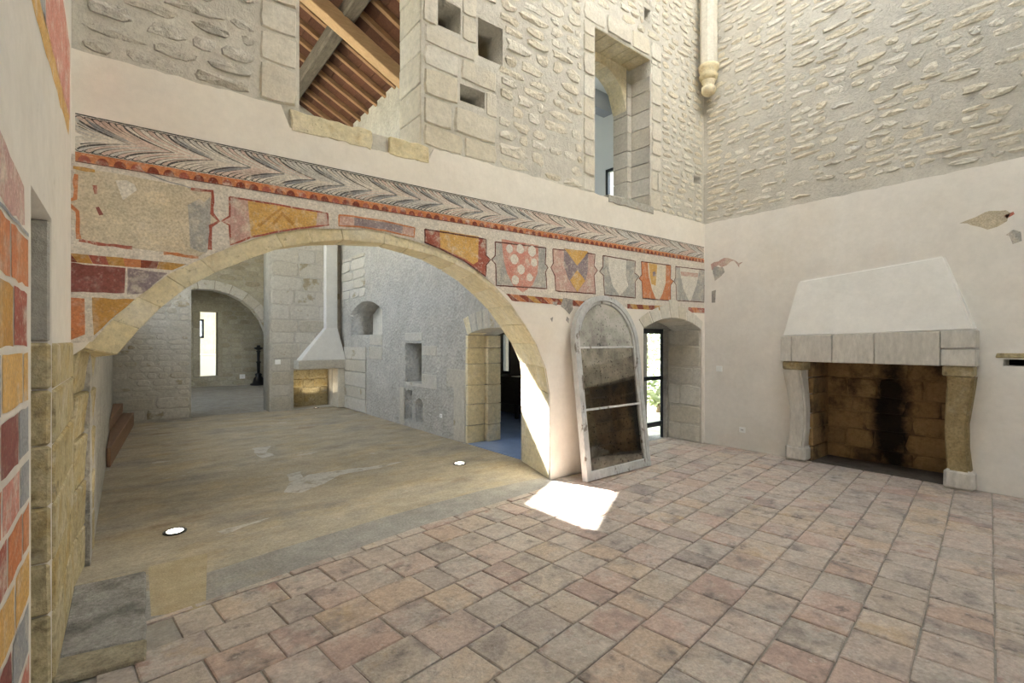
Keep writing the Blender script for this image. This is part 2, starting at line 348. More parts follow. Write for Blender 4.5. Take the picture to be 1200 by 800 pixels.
pl_out = rough([(XL, 3.45), (1.02, 3.46)], .06, .008, False)[:-1]+rough([(1.02, 3.30), (2.32, 3.30)], .06, .012, False)[:-1]+rough([(2.32, 3.455), (XR, 3.46)], .07, .008, False)
pl_out[0] = (XL, 3.45); pl_out[-1] = (XR, 3.46)
pl_out += [(XR, 0), (DX1, 0)]+door_head+[(DX0, 0), (AO[-1].x, 0)]+[(p.x, p.z) for p in AO[::-1]]+[(XL, AO[0].z-.05)]
wall_back = sheet('wall_back', [(XL-.6, 3.2), (XR+.6, 3.2), (XR+.6, 9.4), (XL-.6, 9.4)], [rect(*W1), rect(*W2)]+[rect(*p) for p in PUT], TY(YB+.03), .46, mortar, kind='structure')
for a, b, c, d in PUT: box('hole_back', a-.1, b+.1, YB+.485, YB+.52, c-.1, d+.1, oldstone, wall_back)
sheet('plaster_coat', pl_out, [], TY(YB), .032, plaster, wall_back)
core_hole = []
for p, q in zip(AO, AI):
    m = Vector((max(p.x, q.x) if p.x > 1.75 else min(p.x, q.x), 0, max(p.z, q.z))); d = m-Vector((1.75, 0, 1.0)); m += d.normalized()*.18; core_hole.append((m.x, m.z))
XJ0, XJ1 = AO[-1].x, AI[-1].x
core = [(XL-.6, 3.2), (XR+.6, 3.2), (XR+.6, 2.05), (DX1, 2.05)]+door_head+[(DX0, 0), (core_hole[-1][0], 0)]+core_hole[::-1]+[(XL-.6, core_hole[0][1])]
sheet('lower_core', core, [], TY(YB+.032), YF-YB-.04, render_grey, wall_back)
# voussoirs
for i in range(len(JO)-1):
    def ext(p, q):
        m = Vector((p.x, p.y, p.z)); d = m-Vector((1.75, m.y, 1.0)); return m+d.normalized()*.16
    g = .0025
    def sh(a, b): d = (b-a).normalized()*g; return a+d, b-d
    o0, o1 = sh(AO[i], AO[i+1]); n0, n1 = sh(AN[i], AN[i+1]); f0, f1 = sh(AI[i], AI[i+1])
    yo = YB+.004+random.uniform(0, .004); back = Vector((0, yo-YB, 0))
    oo = [p+back for p in (n0, n1, o1, o0)]
    e0, e1 = ext(o0, 0), ext(o1, 0); e0.y = e1.y = YB+.035
    x0, x1 = ext(f0, 0), ext(f1, 0)
    # ring face, soffit, sides
    vs = oo+[f0, f1, x1, x0, e0, e1]
    fs = [(0, 1, 2, 3), (0, 4, 5, 1), (4, 7, 6, 5), (3, 2, 9, 8), (8, 9, 6, 7), (0, 3, 8, 7, 4), (1, 5, 6, 9, 2)]
    bm = bmesh.new(); bv = [bm.verts.new(p) for p in vs]
    for f in fs: bm.faces.new([bv[k] for k in f])
    bmesh.ops.bevel(bm, geom=[e for e in bm.edges], offset=.004, segments=1, affect='EDGES')
    bmo('voussoir', bm, yellowstone, wall_back)
ob('arch_mortar', [p+Vector((0, .012, 0)) for p in AO]+[p+(p-Vector((1.75, YB, 1.0))).normalized()*.012+Vector((0, .012, 0)) for p in AN]+[p+(p-Vector((1.75, YF, 1.0))).normalized()*.012 for p in AI],
   [(i, i+1, len(AO)+i+1, len(AO)+i) for i in range(len(AO)-1)]+[(len(AO)+i, len(AO)+i+1, 2*len(AO)+i+1, 2*len(AO)+i) for i in range(len(AO)-1)], yellowstone, wall_back)
# right jamb of the arch: blocks down to the floor, splayed
zj = [0, .27, .62, AI[-1].z+.0]
ztop0, ztop1 = AO[-1].z, AI[-1].z
for i in range(3):
    a, b = i/3, (i+1)/3
    hexa('jamb_block', [(XJ0, YB+.006, ztop0*a), (XJ0+.5, YB+.05, ztop0*a), (XJ1+.4, YF, ztop1*a), (XJ1, YF, ztop1*a), (XJ0, YB+.006, ztop0*b-.004), (XJ0+.5, YB+.05, ztop0*b-.004), (XJ1+.4, YF, ztop1*b-.004), (XJ1, YF, ztop1*b-.004)], yellowstone, wall_back, .004)
# left springer and jamb
XA = AO[0].x
zs = [0, .3, .62, .95, 1.25, AO[0].z]
for i in range(5):
    hexa('jamb_block', [(-.9, YB+.02, zs[i]), (XL+.0, YB+.01, zs[i]), (-.19-.004*i, YF, zs[i]), (-.9, YF, zs[i]), (-.9, YB+.02, zs[i+1]-.002), (XL+.012*i, YB+.01, zs[i+1]-.002), (-.19+.004*i, YF, zs[i+1]-.002), (-.9, YF, zs[i+1]-.002)], oldstone, wall_back, .012)
box('springer', -.9, -.16, YB+.03, YF, AO[0].z-.02, 2.2, oldstone, wall_back)
# rubble above the plaster
wh = [(a-.0, b+.0, c, d) for a, b, c, d in (W1, W2)]
Q2 = []
lay(wall_back, (0, YB+.03, 0), (1, 0, 0), (0, 0, 1), XL+.02, 2.4, 3.46, 4.9, (.085, .15), (.16, .42), rubble_grey, .014, 'rubble', [W1, (1.0, 2.3, 3.2, 3.47), (.8, 1.1, 3.46, 6), (2.2, 2.5, 3.46, 6)]+PUT, skip=.08, limit=60)
lay(wall_back, (0, YB+.03, 0), (1, 0, 0), (0, 0, 1), .80, 1.09, 3.47, 5.2, (.22, .34), (.27, .30), ashlar, .02, 'block', [], name='quoin', limit=20)
lay(wall_back, (0, YB+.03, 0), (1, 0, 0), (0, 0, 1), 2.21, 3.1, 3.47, 5.6, (.17, .28), (.3, .55), ashlar, .016, 'block', PUT, name='block_stone', limit=40)
lay(wall_back, (0, YB+.03, 0), (1, 0, 0), (0, 0, 1), 3.1, 4.42, 3.47, 6.6, (.10, .18), (.18, .48), rubble, .014, 'rubble', PUT, skip=.07, limit=130)
lay(wall_back, (0, YB+.03, 0), (1, 0, 0), (0, 0, 1), 4.42, 4.63, 3.47, 5.6, (.2, .3), (.2, .22), ashlar, .018, 'block', [], name='quoin', limit=20)
lay(wall_back, (0, YB+.03, 0), (1, 0, 0), (0, 0, 1), 5.81, 6.05, 3.47, 5.6, (.2, .3), (.14, .25), ashlar, .018, 'block', [], name='quoin', limit=20)
lay(wall_back, (0, YB+.03, 0), (1, 0, 0), (0, 0, 1), 4.42, 6.05, 5.6, 5.86, (.25, .27), (.35, .6), ashlar, .018, 'block', [], name='lintel_stone', limit=20)
lay(wall_back, (0, YB+.03, 0), (1, 0, 0), (0, 0, 1), 6.06, XR, 3.47, 7.4, (.075, .13), (.13, .34), rubble, .013, 'rubble', PUT, skip=.06, limit=140)
lay(wall_back, (0, YB+.03, 0), (1, 0, 0), (0, 0, 1), 4.42, 6.05, 5.87, 7.4, (.08, .14), (.15, .36), rubble, .013, 'rubble', PUT, skip=.06, limit=60)
# sill stones of opening 1, and its plastered jambs
for px0, px1 in (((341, 436)), ((457, 502))):
    a = onY(px0, 140, YB); b = onY(px1, 160, YB)
    prism('sill_stone', rough(rect(a.x, b.x, 3.29, 3.452), .06, .012), lambda u, v: (u, YB-.004, v), lambda u, v: (u, YB+.42, v), yellowstone, wall_back, .006)
for i in range(9):
    z = 3.46+i*.3; box('jamb_stone', W1[1]-.012, W1[1]+.02, YB+.034, YB+.478, z, z+.292, ashlar, wall_back, .008, jit=.004)
# embrasure of opening 2
z = 3.46
while z < 5.3:
    h = random.uniform(.2, .3); h = min(h, 5.36-z)
    box('jamb_stone', W2[1]-.012, W2[1]+.02, YB+.03, YB+.36, z, z+h-.008, M('grey_ashlar', ['b9b2a4', 'c8c1b2'], scale=5, bump=.4, bscale=30, fine=.14, rcols=['b3ab9c', 'c6c0b3', 'bba989', 'adA69a'.lower()], rfac=.6), wall_back, .006, jit=.003)
    box('jamb_stone', W2[1]-.10, W2[1]+.05, YB+.352, YB+.62, z, z+h-.006, MATS['grey_ashlar'], wall_back, .006)
    z += h
for i in range(5):
    x = W2[0]+i*(W2[1]-W2[0])/5; box('lintel_stone', x, x+(W2[1]-W2[0])/5-.006, YB+.035, YB+.4, W2[3]-.012, W2[3]+.05, yellowstone, wall_back, .005)
ia = seg_arch(W2[0]-.05, W2[1]-.10, 4.95, .5, 10)
for i in range(10):
    (xa, za), (xb, zb) = ia[i], ia[i+1]
    hexa('inner_voussoir', [(xa, YB+.37, za), (xb, YB+.37, zb), (xb, YB+.62, zb), (xa, YB+.62, za), (xa, YB+.37, 5.7), (xb, YB+.37, 5.7), (xb, YB+.62, 5.7), (xa, YB+.62, 5.7)], yellowstone, wall_back, .004)
prism('sill_stone', rough(rect(W2[0]+.22, W2[1]+.02, 3.40, 3.50), .08, .008), lambda u, v: (u, YB-.01, v), lambda u, v: (u, YB+.6, v), greystone, wall_back, .006)
# garden door recess: head stones, reveal blocks
ho = seg_arch(DX0-.12, DX1+.04, 1.90, .24)
for i in range(7):
    t0, t1 = i/7, (i+1)/7
    def at(l, t): k = t*(len(l)-1); a = int(min(k, len(l)-2)); f = k-a; return l[a][0]*(1-f)+l[a+1][0]*f, l[a][1]*(1-f)+l[a+1][1]*f
    p = [at(door_head, t0+.006), at(door_head, t1-.006), at(ho, t1-.006), at(ho, t0+.006)]
    if i == 3: p[2] = (p[2][0], p[2][1]+.08); p[3] = (p[3][0], p[3][1]+.08)
    prism('head_stone', p, lambda u, v: (u, YB-.006, v), lambda u, v: (u, YB+.5, v-.02), greystone if i % 3 == 3 else ashlar, wall_back, .006)
lay(wall_back, (DX1+.0, YB+.6, 0), (0, -1, 0), (0, 0, 1), 0, .595, 0.0, 1.80, (.2, .42), (.2, .6), ashlar, .016, 'block', [], name='jamb_block', limit=30)
box('jamb_backing', DX1+.001, XR+.6, YB+.034, YB+.66, 0, 2.05, ashlar, wall_back)
box('jamb_rebate', DX1-.06, DX1+.02, YB+.598, YB+.66, 0, 1.79, greystone, wall_back)
# ------------------------------------------------------------------ right wall with the hearth opening
FB = (1.17, 2.64, 0.0, 1.36)
SLOT = (onX(1200, 420, XR).y-.5, onX(1177, 420, XR).y, onX(1190, 429, XR).z, onX(1190, 421, XR).z)
wall_right = sheet('wall_right', [(-5, -.02), (YB+.05, -.02), (YB+.05, 9.4), (-5, 9.4)], [rect(FB[0], FB[1], 0.005, FB[3]), rect(*SLOT)], TX(XR+.03), .7, mortar, kind='structure')
po = rough([(-5, 3.52), (YB, 3.455)], .08, .008, False); po[0] = (-5, 3.52); po[-1] = (YB, 3.455)
sheet('plaster_coat', po+[(YB, 0), (-5, 0)], [rect(FB[0], FB[1], 0.001, FB[3]), rect(SLOT[0], SLOT[1]+.01, SLOT[2], SLOT[3])], TX(XR), .032, plaster_r, wall_right)
box('slot_lintel', XR-.012, XR+.2, SLOT[0], SLOT[1]+.07, SLOT[3], SLOT[3]+.07, oldstone, wall_right, .015, jit=.008)
box('slot_back', XR+.35, XR+.4, SLOT[0]-.1, SLOT[1]+.1, SLOT[2]-.1, SLOT[3]+.1, soot, wall_right)
lay(wall_right, (XR+.03, 0, 0), (0, -1, 0), (0, 0, 1), -YB, -2.9, 3.5, 7.4, (.06, .11), (.12, .40), rubble, .014, 'rubble', skip=.10, limit=150)
lay(wall_right, (XR+.03, 0, 0), (0, -1, 0), (0, 0, 1), -2.88, .6, 3.54, 6.3, (.06, .13), (.14, .46), rubble, .014, 'rubble', skip=.24, limit=150)
# ------------------------------------------------------------------ left wall
RY0, RY1, RZ = 2.47, 3.10, 2.17                      # door recess
wall_left = sheet('wall_left', [(-5, -.02), (YB+.06, -.02), (YB+.06, 9.4), (-5, 9.4)], [rect(RY0, RY1, .001, RZ)], TX(XL-.8), .8, plaster_l, kind='structure')
box('recess_back', XL-.5, XL-.45, RY0-.1, RY1+.1, 0, RZ+.1, greystone, wall_left)
for i, (z0, z1) in enumerate(((0, .34), (.34, .58), (.58, .84), (.84, 1.12), (1.12, 1.38), (1.38, 1.60))):
    box('recess_stone', XL-.45, XL-.002, RY1-.02-.004*(i % 2), RY1+.03, z0, z1-.006, oldstone, wall_left, .012, jit=.004)
    box('corner_stone', XL-.02, XL+.012, RY1+.01, YB+.02, z0, z1-.006, oldstone, wall_left, .01, jit=.004)
box('recess_stone', XL-.45, XL-.006, RY1-.012, RY1+.03, 1.60, RZ-.01, greystone, wall_left, .008)
# ------------------------------------------------------------------ rear wall with tall windows, roof over the hall
wall_rear = sheet('wall_rear', [(XL-.8, -.02), (XR+.7, -.02), (XR+.7, 9.4), (XL-.8, 9.4)], [rect(1.2, 2.2, .9, 3.0), rect(4.4, 5.4, .9, 3.0)], TY(-5.5), .5, plaster, kind='structure')
SKY = (2.6, 6.6, -.6, 3.4)                           # glazed roof opening over the hall
ceiling = sheet('ceiling', rect(XL-.8, XR+.7, -5.5, YB+.5), [rect(*SKY)], lambda u, v, w: (u, v, 8.6+w), .3, plain('hall_ceiling', 'd8d2c6', .9), kind='structure')
portal(((SKY[0]+SKY[1])/2, (SKY[2]+SKY[3])/2, 8.75), (0, 0, 0), SKY[1]-SKY[0], SKY[3]-SKY[2])
for i in range(8): y = SKY[2]+(SKY[3]-SKY[2])*i/7; box('sun_baffle', SKY[0], SKY[1], y-.012, y+.012, 8.7, 9.42, plain('sun_baffle_white', 'e8e6e0', .8), ceiling)  # unseen fins added to keep direct sun out of the hall
for x in (SKY[0]-.05, SKY[1]+.02): box('sun_baffle_frame', x, x+.03, SKY[2], SKY[3], 8.9, 9.42, MATS['sun_baffle_white'], ceiling)  # side strips of the added sun-blocking fins
# ------------------------------------------------------------------ floors
floor = ob('floor', [(XL-.5, -5.5, -.012), (XR+.6, -5.5, -.012), (XR+.6, YF, -.012), (XL-.5, YF, -.012)], [(0, 1, 2, 3)], joint, kind='structure')
EDGE = [(-.3, 3.42), (.42, 3.53), (2.07, 3.80), (3.21, 3.90), (3.9, 3.98)]
def edge_y(x):
    if x > 3.9: return YB if x < DX0 else YB+.62
    for (a, b), (c, d) in zip(EDGE, EDGE[1:]):
        if x <= c: return b+(d-b)*(x-a)/(c-a)
    return YB
def clip(poly, n, d):
    out = []
    for i in range(len(poly)):
        a, b = poly[i], poly[(i+1) % len(poly)]; fa = a[0]*n[0]+a[1]*n[1]-d; fb = b[0]*n[0]+b[1]*n[1]-d
        if fa <= 0: out.append(a)
        if fa*fb < 0: t = fa/(fa-fb); out.append((a[0]+(b[0]-a[0])*t, a[1]+(b[1]-a[1])*t))
    return out
TA = math.radians(7.0); tu = (math.cos(TA), math.sin(TA)); tv = (-math.sin(TA), math.cos(TA))
tiles = []; v = -.6; R = random.Random(3)
while v < 5.2:
    h = R.uniform(.265, .305); u = -1.6+R.uniform(0, .3)
    while u < 8.4:
        l = R.choice((.2, .25, .29, .3, .31, .36)); l *= R.uniform(.94, 1.06)
        g = .004
        q = [(u+g, v+g), (u+l-g, v+g), (u+l-g, v+h-g), (u+g, v+h-g)]
        q = [(a+R.uniform(-.004, .004), b+R.uniform(-.004, .004)) for a, b in q]
        q = [(a*tu[0]+b*tv[0], a*tu[1]+b*tv[1]) for a, b in q]
        q = clip(q, (1, 0), XR-.004)
        if q: q = clip(q, (-1, 0), -(XL+.16))
        if q:
            cx = sum(p[0] for p in q)/len(q); yl = edge_y(cx)
            if cx < 3.9:
                q = clip(q, (-(edge_y(cx+.1)-edge_y(cx-.1))/.2, 1), yl-(edge_y(cx+.1)-edge_y(cx-.1))/.2*cx)
            else: q = clip(q, (0, 1), yl)
        if q and len(q) > 2:
            cx = sum(p[0] for p in q)/len(q); cy = sum(p[1] for p in q)/len(q)
            ar = abs(sum(q[i][0]*q[(i+1) % len(q)][1]-q[(i+1) % len(q)][0]*q[i][1] for i in range(len(q))))/2
            ok = ar > .004 and not (cx < .11 and cy > 3.15) and cy > -.2
            if ok and cx > 3.9 and cy > YB and not (DX0 < cx < DX1): ok = False
            pr = project((cx, cy, 0)) if ok else None
            if pr and pr[0] > -300 and pr[0] < 1500 and pr[1] < 1150: tiles.append((0 if not (-20 < pr[0] < 1220 and pr[1] < 830) else ar/pr[2]**2, q))
        u += l
    v += h
tiles.sort(key=lambda t: -t[0])
sv, sf = [], []
for i, (sz, q) in enumerate(tiles):
    n = len(q); cx = sum(p[0] for p in q)/n; cy = sum(p[1] for p in q)/n; dz = R.uniform(-.003, .002); tx, ty = R.uniform(-.008, .008), R.uniform(-.008, .008)
    def zz(p): return dz+(p[0]-cx)*tx+(p[1]-cy)*ty
    vs = [(p[0], p[1], -.012) for p in q]+[(p[0], p[1], zz(p)-.005) for p in q]
    vs += [(cx+(p[0]-cx)*.95, cy+(p[1]-cy)*.95, zz(p)) for p in q]
    fs = [(k, (k+1) % n, n+(k+1) % n, n+k) for k in range(n)]+[(n+k, n+(k+1) % n, 2*n+(k+1) % n, 2*n+k) for k in range(n)]+[tuple(range(2*n, 3*n))]
    if i < 300 and sz > 0: ob('tile', vs, fs, tile, floor)
    else: b = len(sv); sv += vs; sf += [tuple(b+k for k in f) for f in fs]
if sv: ob('small_tiles', sv, sf, tile, floor, 'stuff')
# grey screed strip in front of the arch, sandy patch
e = [Vector((x, y, -.004)) for x, y in EDGE]
vs = e+[Vector((3.98, 4.25, -.003)), Vector((3.0, 4.3, -.003)), Vector((1.9, 4.2, -.003)), Vector((.9, 4.05, -.003)), Vector((.35, 3.93, -.003)), Vector((.1, 3.9, -.003)), Vector((-.3, 3.9, -.003))]
ob('screed_strip', vs, [tuple(range(len(vs)))], concrete, floor)
vs = [onZ(x, y, -.001) for x, y in ((171, 664), (243, 650), (240, 716), (176, 722))]; ob('sand_patch', rough([tuple(p) for p in vs], .05, .004), [tuple(range(len(rough([tuple(p) for p in vs], .05, 0))))], sand, floor) if 0 else None
floor2 = ob('floor_arch_room', [(XLL-1, 3.85, -.006), (XG+.1, 3.9, -.006), (XG+.1, YC+.2, -.006), (XLL-1, YC+.2, -.006)], [(0, 1, 2, 3)], earth, kind='structure')
lime = M('lime_patch', ['c2bdb2', 'd0cbc0'], scale=6, bump=.3, bscale=50, fine=.2, blot=(('a59a84', 7, .52, .62, .9),))
for px_ in ([(332, 577), (338, 566), (362, 556), (395, 551), (440, 546), (476, 540), (440, 549), (398, 556), (376, 568), (352, 577)], [(296, 525), (318, 522), (312, 530), (324, 533), (306, 537), (300, 532)], [(335, 556), (352, 552), (356, 560), (340, 564)], [(255, 622), (318, 606), (262, 626)]):
    q = rough([tuple(onZ(x, y, -.0045).xy) for x, y in px_], .06, .012); ob('lime_patch', [(a, b, -.0045) for a, b in q], [tuple(range(len(q)))], lime, floor2)
floor3 = ob('floor_far_room', [(XLL-2, YC+.2, -.006), (6, YC+.2, -.006), (6, 26, -.006), (XLL-2, 26, -.006)], [(0, 1, 2, 3)], concrete, kind='structure')
# ------------------------------------------------------------------ arch room: left wall with deep windows, grey wall, cross wall
wl = [rect(5.6, 7.2, 2.2, 6.2), rect(7.9, 9.5, 2.2, 6.2), rect(10.1, 11.7, 2.2, 6.2)]
wall_arch_left = sheet('wall_arch_room_left', [(YF-.4, -.02), (YC+.6, -.02), (YC+.6, 9.6), (YF-.4, 9.6)], wl, TX(XLL-.9), .9, render_grey, kind='structure')
for r in wl: portal((XLL-.5, (r[0][0]+r[1][0])/2, 4.2), (0, math.radians(-90), 0), 4.0, 1.6)
# grey wall features: u = Y
gX = lambda x0, y0, x1, y1: (onX(x1, y1, XG).y, onX(x0, y0, XG).y)
gd0, gd1 = YF+.06, 6.39
door_g = [(gd1, 0)]+[(a, b) for a, b in seg_arch(gd0, gd1, 1.70, .10)]+[(gd0, 0)]
n1 = onX(475, 399, XG); n1b = onX(494, 447, XG); nz = onX(484, 448, XG).z
s1 = onX(474, 456, XG); s1b = onX(483, 499, XG); s2 = onX(487, 465, XG); s2b = onX(495.5, 504, XG)
bn0, bn1 = onX(448, 400, XG).y, onX(411, 400, XG).y; bz0 = onX(431, 392, XG).z; bz1 = onX(431, 352, XG).z
big = [(bn1, bz0)]+[(a, b) for a, b in seg_arch(bn0, bn1, bz1-.25, .25)]+[(bn0, bz0)]
gh = [rect(n1b.y, n1.y, nz, n1.z-.05), rect(s1b.y, s1.y, .12, s1.z), [(s2.y, .12)]+[(a, b) for a, b in seg_arch(s2b.y, s2.y, s2.z-.1, .09, 6)]+[(s2b.y, .12)], big]
go = [(YF-.0, -.02)]+door_g[::-1]+[(YC+.1, -.02), (YC+.1, 7.0), (YF-.0, 7.0)]
wall_grey = sheet('wall_arch_room_right', [(YF-.02, -.02), (gd0, -.02)]+[(a, b) for a, b in door_g[::-1]]+[(gd1, -.02), (YC+.1, -.02), (YC+.1, 7.0), (YF-.02, 7.0)], gh, TX(XG), .6, render_grey, kind='structure')
box('niche_back', XG+.5, XG+.58, 6.6, 9.4, .0, 1.75, oldstone, wall_grey)
box('niche_back', XG+.55, XG+.62, bn0-.2, bn1+.1, bz0-.2, bz1+.2, ashlar, wall_grey)
# stones round the door and niches
def gblock(x0, x1, y0, y1, pr=.012, name='quoin', mat=None):
    a = onX(x0, (y0+y1)/2, XG); b = onX(x1, (y0+y1)/2, XG); z1 = onX(x0, y0, XG).z; z0 = onX(x0, y1, XG).z
    box(name, XG-pr, XG+.02, b.y, a.y, max(.002, z0), z1, mat or crossstone, wall_grey, .006, jit=.004)
for q in ((532, 545, 454, 519), (524, 546, 432, 453), (495, 512, 405, 416), (495, 512, 438, 454), (475, 495, 390, 399), (469, 474, 453, 499), (434, 448, 392, 404), (433, 448, 406, 420), (476, 495, 447, 451)):
    gblock(*q)
zz = 0
for h in (.28, .33, .3, .34, .25, .2):
    box('reveal_block', XG-.004, XG+.33, gd1-.02-.004*(int(zz*10) % 2), gd1+.04, zz+.002, zz+h-.006, yellowstone, wall_grey, .01, jit=.004)
    box('reveal_block', XG+.34, XG+.6, gd1-.09, gd1+.04, zz+.002, zz+h-.006, yellowstone, wall_grey, .01, jit=.004)
    zz += h
for i in range(9):
    t0, t1 = i/9, (i+1)/9; l0 = seg_arch(gd0, gd1, 1.70, .10); l1 = seg_arch(gd0-.15, gd1+.12, 1.95, .14)
    p = [at(l0, t0+.01), at(l0, t1-.01), at(l1, t1-.01), at(l1, t0+.01)]
    prism('head_stone', p, lambda u, v: (XG-.004, u, v), lambda u, v: (XG+.3, u, v), crossstone if i else yellowstone, wall_grey, .005)
# far end of the grey wall: stacked stones left of the corner
zz = .002
for h in (.3, .26, .34, .28, .3):
    if zz+h < bz0-.02: box('pier_block', XG-.03, XG+.02, 10.45, YC-.05, zz, zz+h-.01, crossstone, wall_grey, .01, jit=.005)
    zz += h
lay(wall_grey, (XG+.0, 0, 0), (0, -1, 0), (0, 0, 1), -(YC-.1), -10.5, bz1+.1, 3.6, (.2, .3), (.4, .8), crossstone, .02, 'block', name='pier_block', limit=30)
# cross wall: left piece, right piece with the small hearth
ox0, ox1 = 1.07, 2.56
hx0, hx1 = onY(344, 450, YC).x, onY(391, 450, YC).x; hz1 = onY(365, 433, YC).z
wall_cross = sheet('wall_cross', [(XLL-.3, -.02), (ox0, -.02), (ox0, 5.9), (ox1, 5.9), (ox1, -.02), (XG+.7, -.02), (XG+.7, 6.6-.25+.1), (XLL-.3, 6.6+.5*4.7+.1)], [rect(hx0, hx1, .012, hz1)], TY(YC), .6, M('cross_mortar', ['b9b3a5', 'c4beb1'], scale=2, bump=.5, bscale=24, fine=.15), kind='structure')
lay(wall_cross, (0, YC, 0), (1, 0, 0), (0, 0, 1), ox1+.02, XG, 0.02, 5.2, (.24, .36), (.35, .7), crossstone, .010, 'block', [(hx0-.05, hx1+.05, .0, hz1+.15)], gap=.012, limit=90)
lay(wall_cross, (0, YC, 0), (1, 0, 0), (0, 0, 1), XLL, ox0-.02, 0.02, .5, (.2, .3), (.4, .7), crossstone, .03, 'block', [], gap=.012, limit=90)
lay(wall_cross, (0, YC, 0), (1, 0, 0), (0, 0, 1), XLL, ox0-.02, 0.5, 3.0, (.09, .16), (.14, .4), crossstone, .008, 'soft', [], gap=.02, skip=.15, limit=160)
box('hearth_back', hx0-.1, hx1+.1, YC+.45, YC+.55, 0, hz1+.2, oldstone, wall_cross)
lay(wall_cross, (0, YC+.45, 0), (1, 0, 0), (0, 0, 1), hx0, hx1, .1, hz1, (.18, .26), (.25, .5), oldstone, .02, 'block', [], name='hearth_block', limit=20)
# ------------------------------------------------------------------ timber roof over the arch room
RK = .5
def roofz(x): return 6.6+RK*(XG+.02-x)
SK = (.49, 2.2, 11.05, 11.9)
vs, fs = [], []
for (a, b, c, d) in ((XLL-1, XG+.7, YF-.45, SK[2]), (XLL-1, XG+.7, SK[3], YC+.62), (XLL-1, SK[0], SK[2], SK[3]), (SK[1], XG+.7, SK[2], SK[3])):
    k = len(vs); vs += [(a, c, roofz(a)+.14), (b, c, roofz(b)+.14), (b, d, roofz(b)+.14), (a, d, roofz(a)+.14)]; fs.append((k, k+1, k+2, k+3))
roof = ob('ceiling_arch_room', vs, fs, wood_p, kind='structure')
x = XLL-1.0
while x < XG+.6:
    x1 = x+.24
    for (y0, y1) in ([(YF-.4, SK[2]), (SK[3], YC+.6)] if SK[0]-.05 < x+.12 < SK[1]+.05 else [(YF-.4, YC+.6)]):
        a, b = x+.004, x1-.004
        hexa('roof_board', [(a, y0, roofz(a)+.10), (b, y0, roofz(b)+.10), (b, y1, roofz(b)+.10), (a, y1, roofz(a)+.10), (a, y0, roofz(a)+.135), (b, y0, roofz(b)+.135), (b, y1, roofz(b)+.135), (a, y1, roofz(a)+.135)], wood_p, roof)
    x = x1
y = YF-.2
while y < YC+.4:
    for (a, b) in ([(XLL-.9, SK[0]), (SK[1], XG+.5)] if SK[2]-.1 < y < SK[3]+.03 else [(XLL-.9, XG+.5)]):
        hexa('rafter', [(a, y, roofz(a)-.0), (b, y, roofz(b)-.0), (b, y+.08, roofz(b)), (a, y+.08, roofz(a)), (a, y, roofz(a)+.10), (b, y, roofz(b)+.10), (b, y+.08, roofz(b)+.10), (a, y+.08, roofz(a)+.10)], wood_r, roof, .006)
    y += .46
# principal rafter (light) and old purlin
def onroof(px, py, drop):
    a, b, c = ray(px, py); t = (6.6+RK*(XG+.02)-drop-EYE)/(c+RK*a); return Vector((a*t, b*t, EYE+c*t))
pa = onroof(415, 45, .45)
yb = pa.y
hexa('principal_beam', [(-.5, yb-.11, roofz(-.5)-.55), (XG+.2, yb-.11, roofz(XG+.2)-.55), (XG+.2, yb+.11, roofz(XG+.2)-.55), (-.5, yb+.11, roofz(-.5)-.55), (-.5, yb-.11, roofz(-.5)-.28), (XG+.2, yb-.11, roofz(XG+.2)-.28), (XG+.2, yb+.11, roofz(XG+.2)-.28), (-.5, yb+.11, roofz(-.5)-.28)], wood_l, roof, .012)
pb = onroof(388, 45, .14); xb = pb.x; zb = roofz(xb)
hexa('purlin', [(xb-.12, YF-.3, zb-.27), (xb+.12, YF-.3, zb-.27), (xb+.12, YC+.3, zb-.27), (xb-.12, YC+.3, zb-.27), (xb-.12, YF-.3, zb-.01), (xb+.12, YF-.3, zb-.01), (xb+.12, YC+.3, zb-.01), (xb-.12, YC+.3, zb-.01)], wood_o, roof, .03)
portal(((SK[0]+SK[1])/2, (SK[2]+SK[3])/2, roofz(1.35)+.2), (0, math.atan(RK), 0), 1.7, .85)
# ------------------------------------------------------------------ far room: arch wall, end wall with door, bright room behind
YA, YE = 18.6, 20.2
fc, fr = 2.05, 1.85
arc = [(fc+fr*math.cos(a), 1.5+1.82*math.sin(a)) for a in [math.pi*i/20 for i in range(21)]]
wall_far = sheet('wall_far_arch', [(-3, -.02), (fc-fr, -.02)]+arc[::-1]+[(fc+fr, -.02), (6, -.02), (6, 6.5), (-3, 6.5)], [], TY(YA), .5, M('far_mortar', ['a89e84', 'b3aa92'], scale=2, bump=.5, bscale=20, fine=.15), kind='structure')
for i in range(13):
    a0, a1 = math.pi*i/13+.004, math.pi*(i+1)/13-.004
    p = [(fc+r*math.cos(a), 1.5+(r-.03)*math.sin(a)) for r, a in ((fr-.01, a0), (fr-.01, a1), (fr+.3, a1), (fr+.3, a0))]
    prism('voussoir', p, lambda u, v: (u, YA-.03, v), lambda u, v: (u, YA+.5, v), crossstone, wall_far, .01)
inarch = lambda u, v: ((u-fc)/(fr+.32))**2+((v-1.5)/(fr+.30))**2 > 1 and not (fc-fr-.1 < u < fc+fr+.1 and v < 1.5)
lay(wall_far, (0, YA, 0), (1, 0, 0), (0, 0, 1), .6, 5.2, 1.4, 5.2, (.14, .22), (.22, .55), darkrubble, .012, 'soft', [], limit=90, keep=inarch)
d0, d1 = onY(234.5, 400, YE).x, onY(255, 400, YE).x; dz0, dz1 = onY(245, 441, YE).z, onY(245, 365, YE).z
wall_end = sheet('wall_far_end', [(-3, -.02), (6, -.02), (6, 6.5), (-3, 6.5)], [rect(d0, d1, dz0, dz1)], TY(YE), .5, MATS['far_mortar'], kind='structure')
